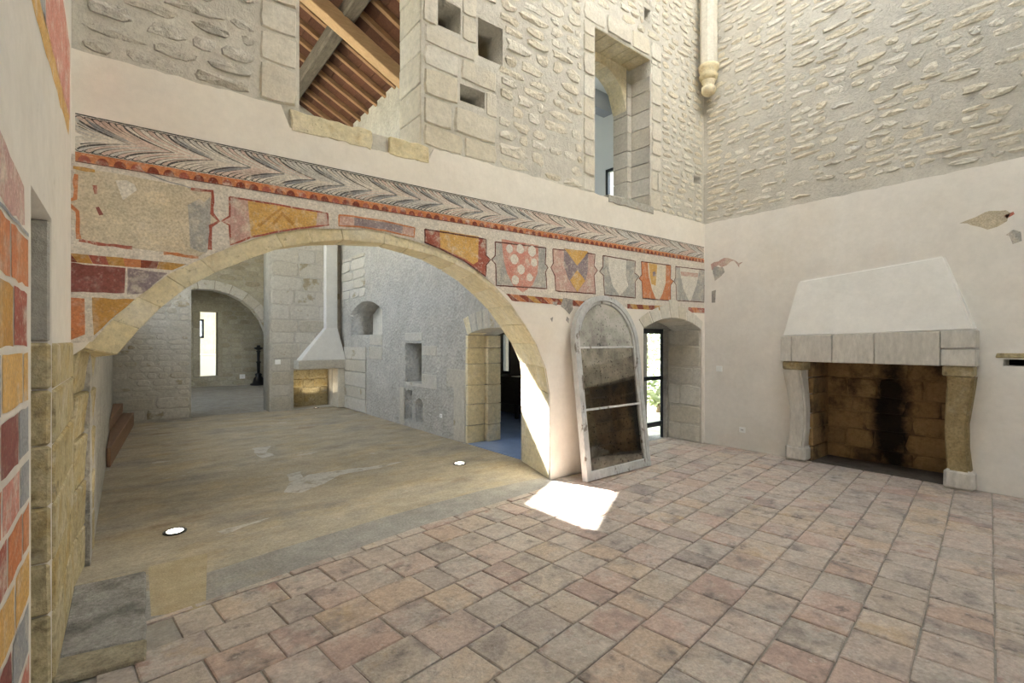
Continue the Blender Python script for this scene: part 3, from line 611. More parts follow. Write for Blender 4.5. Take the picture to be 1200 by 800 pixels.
lay(wall_end, (0, YE, 0), (1, 0, 0), (0, 0, 1), 1.0, 4.4, .02, 3.5, (.12, .2), (.2, .5), darkrubble, .012, 'soft', [(d0-.2, d1+.02, dz0, dz1+.2)], limit=170)
for i in range(4):
    z = dz0+i*(dz1-dz0)/4; box('door_stone', d0-.2, d0-.0, YE-.02, YE+.3, z, z+(dz1-dz0)/4-.01, darkrubble, wall_end, .01)
    box('door_stone', d1, d1+.15, YE-.02, YE+.3, z, z+(dz1-dz0)/4-.01, darkrubble, wall_end, .01)
box('door_lintel', d0-.25, d1+.2, YE-.02, YE+.4, dz1, dz1+.28, darkrubble, wall_end, .01)
sheet('wall_far_left', [(YC+.6, -.02), (YE+.5, -.02), (YE+.5, 6.5), (YC+.6, 6.5)], [rect(13.4, 14.8, 1.6, 4.6), rect(15.6, 17.0, 1.6, 4.6)], TX(-3), .8, MATS['far_mortar'], kind='structure')
for yy in (14.1, 16.3): portal((-2.8, yy, 3.1), (0, math.radians(-90), 0), 3.0, 1.4)
sheet('wall_far_right', rect(YC+.6, YE+.5, -.02, 6.5), [], TX(5.4), .5, MATS['far_mortar'], kind='structure')
box('ceiling_bright_room', -1, 6, YE+.5, 25, 4.2, 4.4, white_pl, None, 0, 'structure')
box('ceiling_far_room', -3, 6, YC+.62, YE+.5, 6.4, 6.6, wood_p, None, 0, 'structure')
# bright end room
brt = M('bright_limewash', ['e0dac8', 'ebe6d8'], scale=3, bump=.3, bscale=20, fine=.08)
wb = onY(237, 370, 24); wbb = onY(241, 410, 24)
be = sheet('wall_bright_room', rect(-3, 6, -.02, 6), [rect(onY(233.5, 375, 24.5).x-.8, onY(239, 375, 24.5).x, onY(236, 396, 24.5).z, onY(236, 374, 24.5).z)], TY(24.5), .4, brt, kind='structure')
_x1 = onY(239, 375, 24.5).x; _z0 = onY(236, 396, 24.5).z; _z1 = onY(236, 374, 24.5).z
for a_ in ((_x1-.09, _x1, _z0, _z1), (_x1-.9, _x1, _z0, _z0+.08), (_x1-.9, _x1, _z1-.08, _z1)): box('window_frame', a_[0], a_[1], 24.47, 24.6, a_[2], a_[3], dark_frame, be)
lay(be, (0, 24.5, 0), (1, 0, 0), (0, 0, 1), 2.95, 4.2, 0, 3.6, (.3, .4), (.4, .7), brt, .012, 'block', [], limit=40)
sheet('wall_bright_left', rect(YE+.5, 24.5, -.02, 6), [rect(21.6, 22.5, 1.0, 4.0)], TX(-.6), .4, brt, kind='structure')
portal((-.3, 22.05, 2.5), (0, math.radians(-90), 0), 3, .9)
# ------------------------------------------------------------------ side room behind the grey wall door
BX, BY1 = 6.75, 10.2
sky_floor = M('sky_tinted_floor', sat=1.0, cols=['8ba4d4', '9cb2dc'], scale=1, rough=.22, bump=0, fine=.03, spec=.6)  # grey polished floor, the blue of reflected sky put into its colour
box('floor_side_room', XG+.02, BX+.0, YF+.06, BY1, -.06, .004, sky_floor, None, 0, 'structure')
wz0, wz1 = onX(593, 437, BX).z, onX(593, 392, BX).z; wy0, wy1 = onX(598, 400, BX).y, onX(588.5, 400, BX).y
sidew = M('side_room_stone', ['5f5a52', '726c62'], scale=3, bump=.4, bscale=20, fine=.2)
wside = sheet('wall_side_room_right', rect(YF+.04, BY1, -.02, 2.9), [rect(wy0, wy1, wz0, wz1), rect(5.6, 6.6, .9, 2.0)], TX(BX), .2, sidew, kind='structure')
box('wall_side_room_back', XG+.6, BX+.2, BY1, BY1+.2, -.02, 2.9, sidew, None, 0, 'structure')
box('ceiling_side_room', XG+.3, BX+.2, YF-.0, BY1+.2, 2.75, 2.95, plain('side_ceiling', 'b9b4aa', .9), None, 0, 'structure')
portal((BX+.1, 6.1, 1.45), (0, math.radians(90), 0), 1.1, 1.0)
# ------------------------------------------------------------------ upper room seen through opening 2
up = plain('upper_room_white', 'd5d9dc', .9)
wu = [onX(709, 199, 8.4), onX(726, 228, 8.4)]
uw = sheet('wall_upper_room_right', rect(YB+.5, 9.5, 2.9, 7.6), [rect(wu[1].y-.3, wu[0].y, wu[1].z-.15, wu[0].z), rect(8.0, 9.2, 3.9, 6.2), rect(4.9, 5.7, 3.9, 6.2)], TX(8.4), .3, up, kind='structure')
box('wall_upper_room_back', XG+.6, 8.6, 9.5, 9.7, 2.9, 7.6, up, None, 0, 'structure')
box('ceiling_upper_room', XG+.3, 8.7, YB+.49, 9.7, 7.0, 7.2, up, None, 0, 'structure')
box('floor_upper_room', XG+.3, 8.7, YB+.49, 9.7, 2.96, 3.05, up, None, 0, 'structure')
for yy in (5.3, 7.0): box('ceiling_beam', XG+.5, 8.4, yy, yy+.25, 6.62, 7.0, plain('upper_beam', '8b9098', .7), bpy.data.objects['ceiling_upper_room'])
for o_ in (uw,):
    y0, y1, z0, z1 = wu[1].y-.3, wu[0].y, wu[1].z-.15, wu[0].z
    for n_, b_ in (('window_frame', (y1-.07, y1, z0, z1)), ('window_frame', (y0, y1, z1-.07, z1)), ('window_frame', (y0, y1, z0, z0+.07))): box(n_, 8.42, 8.5, *b_, dark_frame, uw)
    box('pane', 8.45, 8.46, y0, y1, z0, z1, glassm, uw)
portal((8.6, 8.6, 5.05), (0, math.radians(90), 0), 2.3, 1.2); portal((8.6, 5.3, 5.05), (0, math.radians(90), 0), 2.3, .8)
portal((8.6, (wu[1].y-.3+wu[0].y)/2, (wu[0].z+wu[1].z)/2), (0, math.radians(90), 0), .6, .8)
# ------------------------------------------------------------------ garden door and outside
door_1 = thing('door_1', 'glazed garden door with dark metal rails in the deep stone recess', 'door', (6.4, YB+.66, 0)); del door_1['category']; del door_1['label']; door_1['kind'] = 'structure'
yd = YB+.66; zr = onY(768, 443, yd).z; zb_ = onY(768, 497, yd).z; zt = onY(768, 391, yd).z
for n_, b_ in (('stile', (DX0-.1, DX0+.05, .0, zt+.1)), ('stile', (DX1-.075, DX1-.045, 0, zt+.1)), ('rail', (DX0, DX1-.05, zr-.035, zr+.035)), ('rail', (DX0, DX1-.05, zb_-.04, zb_+.04)), ('top_rail', (DX0, DX1-.05, zt, zt+.08))):
    box(n_, b_[0], b_[1], yd, yd+.05, b_[2], b_[3], dark_frame, door_1, .004)
for z0, z1 in ((.02, zb_-.04), (zb_+.04, zr-.035), (zr+.035, zt)): box('pane', DX0+.05, DX1-.07, yd+.02, yd+.026, z0, z1, glassm, door_1)
box('recess_head', DX0-.1, DX1, YB+.52, YF, zt+.08, 2.2, greystone, wall_back)
box('threshold', DX0-.1, DX1+.02, YB+.62, YF, -.05, .0, concrete, wall_back)
ground = ob('ground', [(-60, -60, -.12), (60, -60, -.12), (60, 90, -.12), (-60, 90, -.12)], [(0, 1, 2, 3)], M('dry_grass', ['b9b08c', 'cfc6a6'], scale=.8, bump=.5, bscale=20, fine=.2, blot=(('8e9a6a', 1.2, .5, .65, .6),)), kind='structure')
# ================================================================== THINGS
# ------------------------------------------------------------------ fireplace on the right wall
fp = thing('fireplace', 'large stone fireplace with white plastered hood and soot-blackened hearth', 'fireplace', (XR, 1.92, 0))
LX = 6.93                                             # front of the lintel
ly0, ly1, lz0 = .955, 2.885, 1.335
hood_pl = M('hood_plaster', mott=.035, cols=['e2dcd0', 'ebe6dc'], scale=1.5, bump=.12, bscale=16, fine=.04, blot=(('d3c6b0', 1.2, .58, .8, .4),))
lint = M('lintel_stone', ['cfc8ba', 'ddd7cb'], scale=4, bump=.35, bscale=30, fine=.14, rcols=['c9c1b1', 'dcd6ca', 'd3cabb'], rfac=.4, stretch=(1, 1, .35), blot=(('a49b8d', 4, .56, .7, .55),))
# hood: pyramid leaning back to the wall, with softened edges
bm = bmesh.new()
hb = [(LX+.02, ly0+.01, 1.715), (LX+.02, ly1-.02, 1.66), (XR+.02, ly1-.02, 1.66), (XR+.02, ly0+.01, 1.715)]
ht = [(XR-.02, 1.24, 2.56), (XR-.02, 2.74, 2.42), (XR+.02, 2.74, 2.42), (XR+.02, 1.24, 2.56)]
bv = [bm.verts.new(p) for p in hb+ht]
for f in BOXF: bm.faces.new([bv[i] for i in f])
bmesh.ops.bevel(bm, geom=list(bm.edges), offset=.02, segments=3, affect='EDGES')
bmo('hood', bm, hood_pl, fp)
# lintel of several blocks, the right end in two courses
ys = [ly1, 2.74, 2.27, 1.83, 1.235]
for i in range(4):
    z1 = 1.665+.014*i
    box('lintel_block', LX-.004*(i % 2), XR+.02, ys[i+1]+.003, ys[i]-.003, lz0, z1, lint, fp, .008, jit=.002)
box('lintel_block', LX+.003, XR+.02, ly0, 1.231, lz0+.003, 1.52, lint, fp, .008)
box('lintel_block', LX-.002, XR+.02, ly0, 1.231, 1.525, 1.722, lint, fp, .008)
# jambs: capital, curved shaft, base
def jamb(y0, y1, mat, side):
    jp = thing  # noqa
    prof = [(.20, 7.035, 0), (.45, 7.045, .0), (.7, 7.04, .0), (.95, 7.02, .01), (1.1, 6.995, .012), (1.22, 6.975, .014)]
    bm = bmesh.new(); rings = []
    for z, x, g in prof:
        sw = (.028*math.sin((z-.2)/1.02*math.pi*1.3))*side
        rings.append([bm.verts.new((x, y0+.03-g+sw, z)), bm.verts.new((x, y1-.03+g+sw, z)), bm.verts.new((XR+.35, y1-.03+g+sw, z)), bm.verts.new((XR+.35, y0+.03-g+sw, z))])
    for a, b in zip(rings, rings[1:]):
        for k in range(4): bm.faces.new([a[k], a[(k+1) % 4], b[(k+1) % 4], b[k]])
    bm.faces.new(rings[0][::-1]); bm.faces.new(rings[-1])
    bmesh.ops.recalc_face_normals(bm, faces=bm.faces)
    bmesh.ops.bevel(bm, geom=[e for e in bm.edges if abs(e.verts[0].co.z-e.verts[1].co.z) > .05], offset=.022, segments=2, affect='EDGES')
    s = bmo('jamb_shaft', bm, mat, fp, smooth=False)
    box('jamb_base', 7.02, XR+.3, y0, y1, .0, .205, lint, fp, .03, jit=.008)
    box('jamb_capital', 6.97, XR+.3, y0-.0, y1+.0, 1.222, 1.334, oldstone, fp, .014, jit=.004)
jamb(2.61, 2.87, lint, -1); jamb(.975, 1.225, M('ochre_jamb_stone', ['9c8148', 'b79c62'], scale=5, bump=.8, bscale=40, fine=.3, blot=(('c9bca0', 2.2, .56, .7, .7),)), 1)
# firebox: blocks at back and sides
bx = XR+.55
box('firebox_back', bx+.03, bx+.1, FB[0]-.1, FB[1]+.1, -.02, 1.6, firebrick, fp)
lay(fp, (bx+.03, 0, 0), (0, -1, 0), (0, 0, 1), -FB[1], -FB[0], .0, 1.42, (.17, .26), (.28, .62), firebrick, .016, 'block', [], name='hearth_block', gap=.007, limit=60)
for yy, sg in ((FB[1], 1), (FB[0], -1)):
    z = 0
    for h in (.2, .24, .2, .26, .22, .24):
        box('hearth_block', XR+.03, bx+.04, min(yy, yy-sg*.06), max(yy, yy-sg*.06), z, z+h-.008, firebrick, fp, .01, jit=.006); z += h
box('smoke_soot', bx-.035, bx-.02, 1.75, 1.95, .05, 1.36, soot, fp) if 0 else None
box('hearth_floor', XR, bx+.05, FB[0], FB[1], -.012, .006, M('hearth_floor', ['4a4038', '6b5f52'], scale=4, bump=.5, bscale=30, fine=.3), fp)
box('flue_cover', XR-.18, bx+.1, FB[0]-.05, FB[1]+.05, 1.42, 1.5, soot, fp)
# ------------------------------------------------------------------ arched mirror leaning on the wall
mx0, mx1, my0, mtop = 4.08, 5.27, 3.76, 2.16
mir = thing('arched_mirror', 'tall arched mirror in a peeling white frame leaning on the wall', 'mirror', ((mx0+mx1)/2, my0, 0))
lean = math.atan2(.265, mtop)
def mp(u, v, d): return Vector((mx0+u, my0+d*math.cos(lean)+v*math.sin(lean), v*math.cos(lean)-d*math.sin(lean)+.012))
mw = mx1-mx0; spring = mtop/math.cos(lean)-mw/2
def arch_out(ins, bot):
    r = mw/2-ins
    return [(ins, bot)]+[(mw/2-r*math.cos(math.pi*i/24), spring+r*math.sin(math.pi*i/24)) for i in range(25)]+[(mw-ins, bot)]
peel = M('peeling_white_paint', ['bfc0bd', 'cfcfca'], scale=6, bump=.5, bscale=40, fine=.15, stretch=(1, 1, .5), blot=(('6e5c48', 9, .58, .63, .85), ('8f8d88', 5, .55, .7, .6)))
def frame_strip(name, in0, in1, b0, b1, d0, d1, mat, parent):
    o = arch_out(in0, b0); i = arch_out(in1, b1); n = len(o); vs = [mp(u, v, d0) for u, v in o]+[mp(u, v, d0) for u, v in i]+[mp(u, v, d1) for u, v in o]+[mp(u, v, d1) for u, v in i]
    fs = []
    for k in range(n-1): fs += [(k, k+1, n+k+1, n+k), (2*n+k, 3*n+k, 3*n+k+1, 2*n+k+1), (k, 2*n+k, 2*n+k+1, k+1), (n+k, n+k+1, 3*n+k+1, 3*n+k)]
    fs += [(0, n, 3*n, 2*n), (n-1, 3*n-1, 4*n-1, 2*n-1)]
    return ob(name, vs, fs, mat, parent)
frame_strip('outer_frame', 0, .062, 0, 0, 0, .075, peel, mir)
frame_strip('inner_moulding', .068, .098, .10, .10, .012, .06, peel, mir)
hexa('bottom_rail', [mp(.062, .0, .004), mp(mw-.062, .0, .004), mp(mw-.062, .0, .07), mp(.062, .0, .07), mp(.062, .10, .004), mp(mw-.062, .10, .004), mp(mw-.062, .10, .07), mp(.062, .10, .07)], peel, mir, .004)
ins = .095; zb1, zb2 = .80, 1.53
for zz in (zb1, zb2): hexa('glazing_bar', [mp(ins, zz-.012, .015), mp(mw-ins, zz-.012, .015), mp(mw-ins, zz-.012, .05), mp(ins, zz-.012, .05), mp(ins, zz+.012, .015), mp(mw-ins, zz+.012, .015), mp(mw-ins, zz+.012, .05), mp(ins, zz+.012, .05)], peel, mir)
# tarnished mirror glass
mg = bpy.data.materials.new('tarnished_mirror'); mg.use_nodes = True; nt = mg.node_tree; N = nt.nodes; L = nt.links; b = N['Principled BSDF']
gp = N.new('ShaderNodeNewGeometry'); n1_ = N.new('ShaderNodeTexNoise'); n1_.inputs['Scale'].default_value = 2.4; n1_.inputs['Detail'].default_value = 9; n1_.inputs['Roughness'].default_value = .68; L.new(gp.outputs['Position'], n1_.inputs['Vector'])
n2_ = N.new('ShaderNodeTexNoise'); n2_.inputs['Scale'].default_value = 34; n2_.inputs['Detail'].default_value = 5; L.new(gp.outputs['Position'], n2_.inputs['Vector'])
r1 = N.new('ShaderNodeValToRGB'); r1.color_ramp.elements[0].position = .34; r1.color_ramp.elements[1].position = .56; r1.color_ramp.elements[0].color = (.17, .16, .135, 1); r1.color_ramp.elements[1].color = (.50, .47, .40, 1); L.new(n1_.outputs['Fac'], r1.inputs[0])
r2 = N.new('ShaderNodeValToRGB'); r2.color_ramp.elements[0].position = .60; r2.color_ramp.elements[1].position = .68; r2.color_ramp.elements[0].color = (1, 1, 1, 1); r2.color_ramp.elements[1].color = (.15, .14, .12, 1); L.new(n2_.outputs['Fac'], r2.inputs[0])
mx = N.new('ShaderNodeMix'); mx.data_type = 'RGBA'; mx.blend_type = 'MULTIPLY'; mx.inputs[0].default_value = 1; L.new(r1.outputs[0], mx.inputs[6]); L.new(r2.outputs[0], mx.inputs[7]); L.new(mx.outputs[2], b.inputs['Base Color'])
b.inputs['Metallic'].default_value = .95; b.inputs['Roughness'].default_value = .05
mg2 = mg.copy(); mg2.name = 'milky_mirror'; MB_ = mg2.node_tree.nodes; MB_['Principled BSDF'].inputs['Metallic'].default_value = .55; MB_['Principled BSDF'].inputs['Roughness'].default_value = .25
for nd in MB_:
    if nd.type == 'VALTORGB' and nd.color_ramp.elements[0].color[0] < .2: nd.color_ramp.elements[0].color = (.16, .155, .14, 1); nd.color_ramp.elements[1].color = (.62, .61, .56, 1)
def pane(v0, v1, curved=False):
    if curved: o = [(ins, v0)]+[q for q in arch_out(ins, 0)[1:-1] if q[1] > v0]+[(mw-ins, v0)]
    else: o = [(ins, v0), (ins, v1), (mw-ins, v1), (mw-ins, v0)]
    vs = [mp(u, v, .034) for u, v in o]+[mp(u, v, .04) for u, v in o]; n = len(o)
    ob('mirror_pane', vs, [tuple(range(n)), tuple(range(2*n-1, n-1, -1))]+[(k, n+k, n+(k+1) % n, (k+1) % n) for k in range(n)], mg2 if curved else mg, mir)
pane(.10, zb1-.012); pane(zb1+.012, zb2-.012); pane(zb2+.012, 0, True)
# ------------------------------------------------------------------ painted frieze on the arch wall
fz = thing('painted_frieze', 'faded painted frieze of leaves and heraldic shields above the arch', 'mural', (3.4, YB, 2.1))
P = {'red': paint('red', '9c4a38', c2='b56450'), 'orange': paint('orange', 'c9703f', c2='d08450', amt=.4), 'ochre': paint('ochre', 'cf9a45', c2='dcae63', amt=.5), 'brown': paint('brown', '7c3324', c2='94452f', amt=.35),
     'grey': paint('grey', '9c9a94', c2='b4b0a8', lo=.48), 'pink': paint('pink', 'c2948a', c2='c9a594', lo=.48), 'rose': paint('rose', 'c97866', c2='d79a88'), 'purple': paint('purple', '83727a', c2='9d8f90'),
     'cream': paint('cream', 'ddd0b8', c2='e4dac6'), 'white': paint('white', 'e2dccf', c2='dcd4c6', amt=.3), 'line': paint('line', '5a2f28', c2='6f3a2e', amt=.25), 'ink': paint('ink', '4e4b48', c2='6a6661', lo=.54, amt=.7),
     'beige': paint('beige', 'cdbd9d', c2='d8c9ae', worn='b2a993', lo=.45, hi=.7, amt=.5, scale=4), 'maroon': paint('maroon', '834039', c2='9c5b50', worn='b79a8c', amt=.5), 'tan': paint('tan', 'd6c3a0', c2='dccdb0'),
     'leafgrey': paint('leafgrey', 'c3beb6', c2='d4cfc6', amt=.3), 'leafpink': paint('leafpink', 'd3b5a4', c2='dcc6b6', amt=.3), 'leafcream': paint('leafcream', 'd8ccba', c2='e0d7c8', amt=.3), 'slate': paint('slate', '8f9093', c2='a9a8a6', amt=.5), 'ochre2': paint('ochre2', 'b88238', c2='c99545', amt=.3), 'plaster': paint('limewash', 'd9cfc0', c2='dfd6c8', amt=.2)}
# background wash of the band
patchY('wash', [(84, 180), (830, 305), (828, 368), (598, 349), (560, 318), (515, 291), (440, 269), (360, 267.5), (300, 277), (235, 304), (200, 320), (150, 356), (108, 400), (70, 404), (70, 300)], P['plaster'], fz, .0006, .002)
x0f, x1f = XL+.02, XR-.02
zt_ = lambda x: 3.035+.05*(x-x0f)/(x1f-x0f)
zb__ = lambda x: 2.80+.105*(x-x0f)/(x1f-x0f)
zm_ = lambda x: zb__(x)+(zt_(x)-zb__(x))*.47
nl = 31; lw = (x1f-x0f)/nl
def leaf(i, upper):
    R2 = random.Random(i*2+upper); xs = x0f+i*lw; vs, fs, mi = [], [], []
    def cur(x, s):                                      # one rib: from the band's edge to the stem
        xx = x+lw*1.15*(s**1.7); ed = zt_(xx)-.004 if upper else zb__(xx)+.004
        k = s**.92
        return Vector((max(x0f, min(xx, x1f)), YB-.002, ed+(zm_(xx)-ed)*k))
    n = 8
    for q in range(6):                                  # lobed fill
        xa, xb = xs+lw*q/6, xs+lw*(q+1)/6
        base = len(vs)
        for s in range(n+1): vs += [cur(xa, s/n), cur(xb, s/n)]
        for s in range(n): fs.append((base+2*s, base+2*s+1, base+2*s+3, base+2*s+2)); mi.append(0 if q % 2 else 3)
    Nn = Vector((0, -1, 0))
    for q in (range(6) if i < 12 else (0, 1, 3, 4) if R2.random() < .5 else (0, 2, 4)):
        xa = xs+lw*q/6+R2.uniform(-.004, .004); s1_ = 1.0 if q == 0 else R2.uniform(.55, .85); wd = .013 if q == 0 else R2.uniform(.004, .008)
        pts = [p_ for p_ in (cur(xa, s1_*k/9)-Vector((0, .0012, 0)) for k in range(10)) if p_.x > x0f+.006]
        if len(pts) < 3: continue
        rv, rf = ribbon(pts, lambda t, wd=wd, q=q: wd*((1-t)*.9+.15) if q else wd*(.35+.65*math.sin(math.pi*min(1, t+.15))), Nn); base = len(vs); vs += rv; fs += [tuple(base+k for k in f) for f in rf]; mi += [1]*len(rf)
    # lobe outline at the edge
    for q in range(6):
        xa, xb = xs+lw*q/6, xs+lw*(q+1)/6
        if xa < x0f: continue
        pts = []
        for k in range(6):
            t = k/5; x = xa+(xb-xa)*t; ed = zt_(x) if upper else zb__(x); sg = -1 if upper else 1
            pts.append(Vector((max(x0f, min(x, x1f)), YB-.0032, ed+sg*(.004+.012*(1-math.sin(math.pi*t))))))
        rv, rf = ribbon(pts, .005, Nn); base = len(vs); vs += rv; fs += [tuple(base+k for k in f) for f in rf]; mi += [1]*len(rf)
    if i >= 0 and R2.random() < (.6 if i < 18 else .25):
        pts = [cur(max(xs, x0f+.02)+lw*.12, .1+.85*k/8)-Vector((0, .0006, 0)) for k in range(9)]
        rv, rf = ribbon(pts, lambda t: .03*math.sin(math.pi*t)+.003, Nn); base = len(vs); vs += rv; fs += [tuple(base+k for k in f) for f in rf]; mi += [2]*len(rf)
    cm = R2.choice(['leafpink', 'leafgrey', 'leafcream', 'leafgrey', 'leafpink'])
    cm2 = R2.choice(['leafcream', 'leafgrey', cm, 'white'])
    ob('leaf', vs, fs, [P[cm], P['ink'], P['slate'], P[cm2]], fz, None, mi)
for i in range(-1, nl):
    leaf(i, 1); leaf(i, 0)
for nm, fn, wd in (('band_line', lambda x: zt_(x)+.004, .008), ('band_line', lambda x: zb__(x)-.062, .006)):
    pts = [Vector((x0f+(x1f-x0f)*k/40, YB-.0042, fn(x0f+(x1f-x0f)*k/40))) for k in range(41)]
    rv, rf = ribbon(pts, wd, Vector((0, -1, 0))); ob(nm, rv, rf, P['line'] if wd < .007 else P['ink'], fz)
# scalloped border: dark band with an orange scallop on top
pts = [Vector((x0f+(x1f-x0f)*k/40, YB-.0022, zb__(x0f+(x1f-x0f)*k/40)-.029)) for k in range(41)]
rv, rf = ribbon(pts, .058, Vector((0, -1, 0))); ob('scallop_band', rv, rf, P['orange'], fz)
ns = 84; sw_ = (x1f-x0f)/ns; sv_ = [(0, 0, 0)]+[(math.cos(math.pi*k/8)*.36, 0, math.sin(math.pi*k/8)) for k in range(9)]
mesh_s = bpy.data.meshes.new('scallop'); mesh_s.from_pydata(sv_, [], [(0, k+1, k+2) for k in range(8)]); mesh_s.materials.append(P['brown'])
mesh_s2 = mesh_s.copy(); mesh_s2.materials.clear(); mesh_s2.materials.append(P['red'])
for k in range(ns):
    o = bpy.data.objects.new('scallop', mesh_s2 if k % 3 == 0 and k < 50 else mesh_s); C.objects.link(o); o.parent = fz; x = x0f+sw_*(k+.5)
    o.matrix_local = Matrix.Translation(-fz.location) @ Matrix.Translation((x, YB-.0034, zb__(x)-.058)) @ Matrix.Diagonal((sw_*1.02, 1, .042, 1))
# shield panels
def cpx(pts, ox, oy, s): return [(ox+x/s, oy+y/s) for x, y in pts]
def outline(px, mat, parent, wd, lift):
    pts = pY(px, lift); pts = [Vector((p.x, YB-lift, p.z)) for p in pts]+[Vector((pY(px[:1])[0].x, YB-lift, pY(px[:1])[0].z))]
    fine_ = []
    for a, b_ in zip(pts, pts[1:]):
        k = max(1, int((b_-a).length/.06)); fine_ += [a.lerp(b_, j/k)+Vector((random.uniform(-.002, .002), 0, random.uniform(-.002, .002))) for j in range(k)]
    fine_.append(fine_[0]); rv, rf = ribbon(fine_, wd, Vector((0, -1, 0))); return ob('frame_line', rv, rf, mat, parent)
def disc(name, px, r, mat, parent, lift):
    c = onY(px[0], px[1], YB); vs = [Vector((c.x+r*(1+random.uniform(-.08, .08))*math.cos(a), YB-lift, c.z+r*(1+random.uniform(-.08, .08))*math.sin(a))) for a in [2*math.pi*k/16 for k in range(16)]]
    return ob(name, vs, [tuple(range(16))], mat, parent)
def panel(ground, gm, shield, sm, lm='line', line=True):
    g = patchY('panel', ground, P[gm], fz, .0016, .003)
    if line: outline(ground, P[lm], g, .014, .0030)
    s = patchY('shield', shield, P[sm], g, .0024, .003) if shield else None
    return g, s
c5 = lambda l: cpx(l, 570, 270, 8.89); c6 = lambda l: cpx(l, 690, 280, 8); c3 = lambda l: cpx(l, 440, 250, 5.335); c4 = lambda l: cpx(l, 60, 120, 4)
g, s = panel(c4([(112, 305), (300, 330), (560, 382), (755, 415), (750, 520), (785, 555), (745, 580), (742, 690), (690, 722), (380, 682), (130, 648), (125, 510), (70, 462), (112, 450)]), 'beige', None, None, line=False)
def pline(px, wd, mat, parent, lift=.003):
    pts = [Vector((p.x, YB-lift, p.z)) for p in pY(px)]; fine_ = []
    for a, b_ in zip(pts, pts[1:]):
        k = max(1, int((b_-a).length/.04)); fine_ += [a.lerp(b_, j/k)+Vector((random.uniform(-.004, .004), 0, random.uniform(-.004, .004))) for j in range(k)]
    fine_.append(pts[-1]); rv, rf = ribbon(fine_, lambda t: wd*random.uniform(.7, 1.2), Vector((0, -1, 0))); return ob('frame_line', rv, rf, mat, parent)
for px_, c_ in (([(105, 302), (205, 322)], 'ochre2'), ([(116, 335), (114, 450), (70, 462), (122, 512), (130, 640)], 'orange'), ([(130, 645), (260, 668), (380, 682)], 'red'), ([(655, 405), (757, 417), (752, 520), (787, 555), (748, 582), (744, 690)], 'red'), ([(525, 704), (690, 726)], 'orange'), ([(430, 325), (520, 362), (655, 402)], 'slate'), ([(205, 390), (210, 430)], 'red'), ([(215, 490), (235, 528)], 'maroon')):
    pline(c4(px_), .022 if c_ != 'slate' else .008, P[c_], g)
patchY('stain', c4([(640, 480), (745, 440), (748, 690), (700, 700), (650, 660)]), P['grey'], g, .0022, .03); patchY('stain', c4([(290, 360), (380, 350), (400, 430), (330, 450)]), P['white'], g, .0022, .03); patchY('stain', c4([(430, 420), (560, 430), (550, 490), (460, 470)]), P['tan'], g, .0022, .03); patchY('stain', c4([(390, 570), (600, 590), (640, 690), (420, 680)]), P['tan'], g, .0022, .03)
g, s = panel([(269, 231), (285, 233), (384, 250), (385, 264), (350, 267.5), (320, 272.5), (294, 278), (270, 287), (269, 264), (259.5, 259.5), (269, 253)], 'pink', [(290, 234), (372, 247.5), (370, 264.5), (345, 267.5), (318, 272), (294, 277)], 'ochre', 'red')
for pts in ([(301, 264), (330, 242), (332, 244), (304, 266)], [(330, 248), (345, 262), (342, 264), (328, 250)], [(318, 262), (331, 248), (333, 250), (321, 264)]): patchY('chevron', pts, P['ochre2'], g, .0034, .002)
g, s = panel([(397, 252), (414, 253.5), (450, 259), (486, 267), (485, 278), (450, 270), (420, 265.5), (397, 264.5)], 'pink', [(415, 254.5), (472, 264), (471, 273.5), (440, 267.5), (415, 264.5)], 'purple', 'orange')
g, s = panel(c3([(308, 98), (690, 162), (692, 262), (717, 290), (692, 322), (690, 395), (640, 358), (560, 300), (405, 222), (308, 182)]), 'red', c3([(400, 102), (645, 145), (640, 300), (610, 318), (560, 285), (405, 215)]), 'ochre')
g, s = panel(c5([(90, 118), (620, 182), (612, 350), (640, 385), (615, 430), (630, 605), (100, 572), (95, 350), (52, 305), (90, 260)]), 'grey', c5([(155, 88), (350, 125), (540, 152), (538, 340), (530, 450), (480, 570), (380, 645), (280, 575), (215, 450), (180, 310)]), 'rose')
for x, y, r in ((475, 215, 45), (350, 193, 42), (240, 190, 38), (290, 300, 44), (360, 405, 42), (300, 515, 42), (450, 490, 34), (495, 335, 36)):
    q = c5([(x, y), (x+r, y)]); disc('roundel', q[0], (onY(*q[1], YB)-onY(*q[0], YB)).length*.92, P['white'], g, .0034)
g, s = panel(c5([(690, 190), (1130, 248), (1120, 370), (1155, 415), (1120, 465), (1135, 660), (720, 630), (710, 470), (670, 385), (695, 340)]), 'pink', c5([(805, 185), (1060, 218), (1055, 420), (1030, 525), (945, 645), (850, 500), (805, 360)]), 'purple')
patchY('quarter', c5([(808, 188), (1058, 220), (945, 368)]), P['ochre'], g, .0034); patchY('quarter', c5([(945, 412), (1030, 522), (945, 640), (868, 520)]), P['ochre'], g, .0034)
g, s = panel(c6([(130, 155), (435, 207), (430, 320), (470, 350), (435, 400), (437, 552), (145, 525), (135, 340), (100, 305), (130, 260)]), 'grey', c6([(180, 163), (352, 187), (345, 330), (370, 440), (290, 535), (225, 440), (185, 290)]), 'white')
g, s = panel(c6([(490, 210), (768, 247), (765, 375), (793, 395), (766, 430), (765, 578), (505, 555), (495, 395), (468, 370), (495, 335)]), 'orange', c6([(550, 213), (722, 240), (720, 410), (690, 510), (645, 600), (592, 480), (560, 340)]), 'cream')
patchY('stain', c6([(560, 225), (640, 240), (625, 440), (585, 420), (570, 330)]), P['ochre'], g, .0034); patchY('stain', c6([(595, 310), (620, 300), (628, 345), (600, 352)]), P['purple'], g, .004)
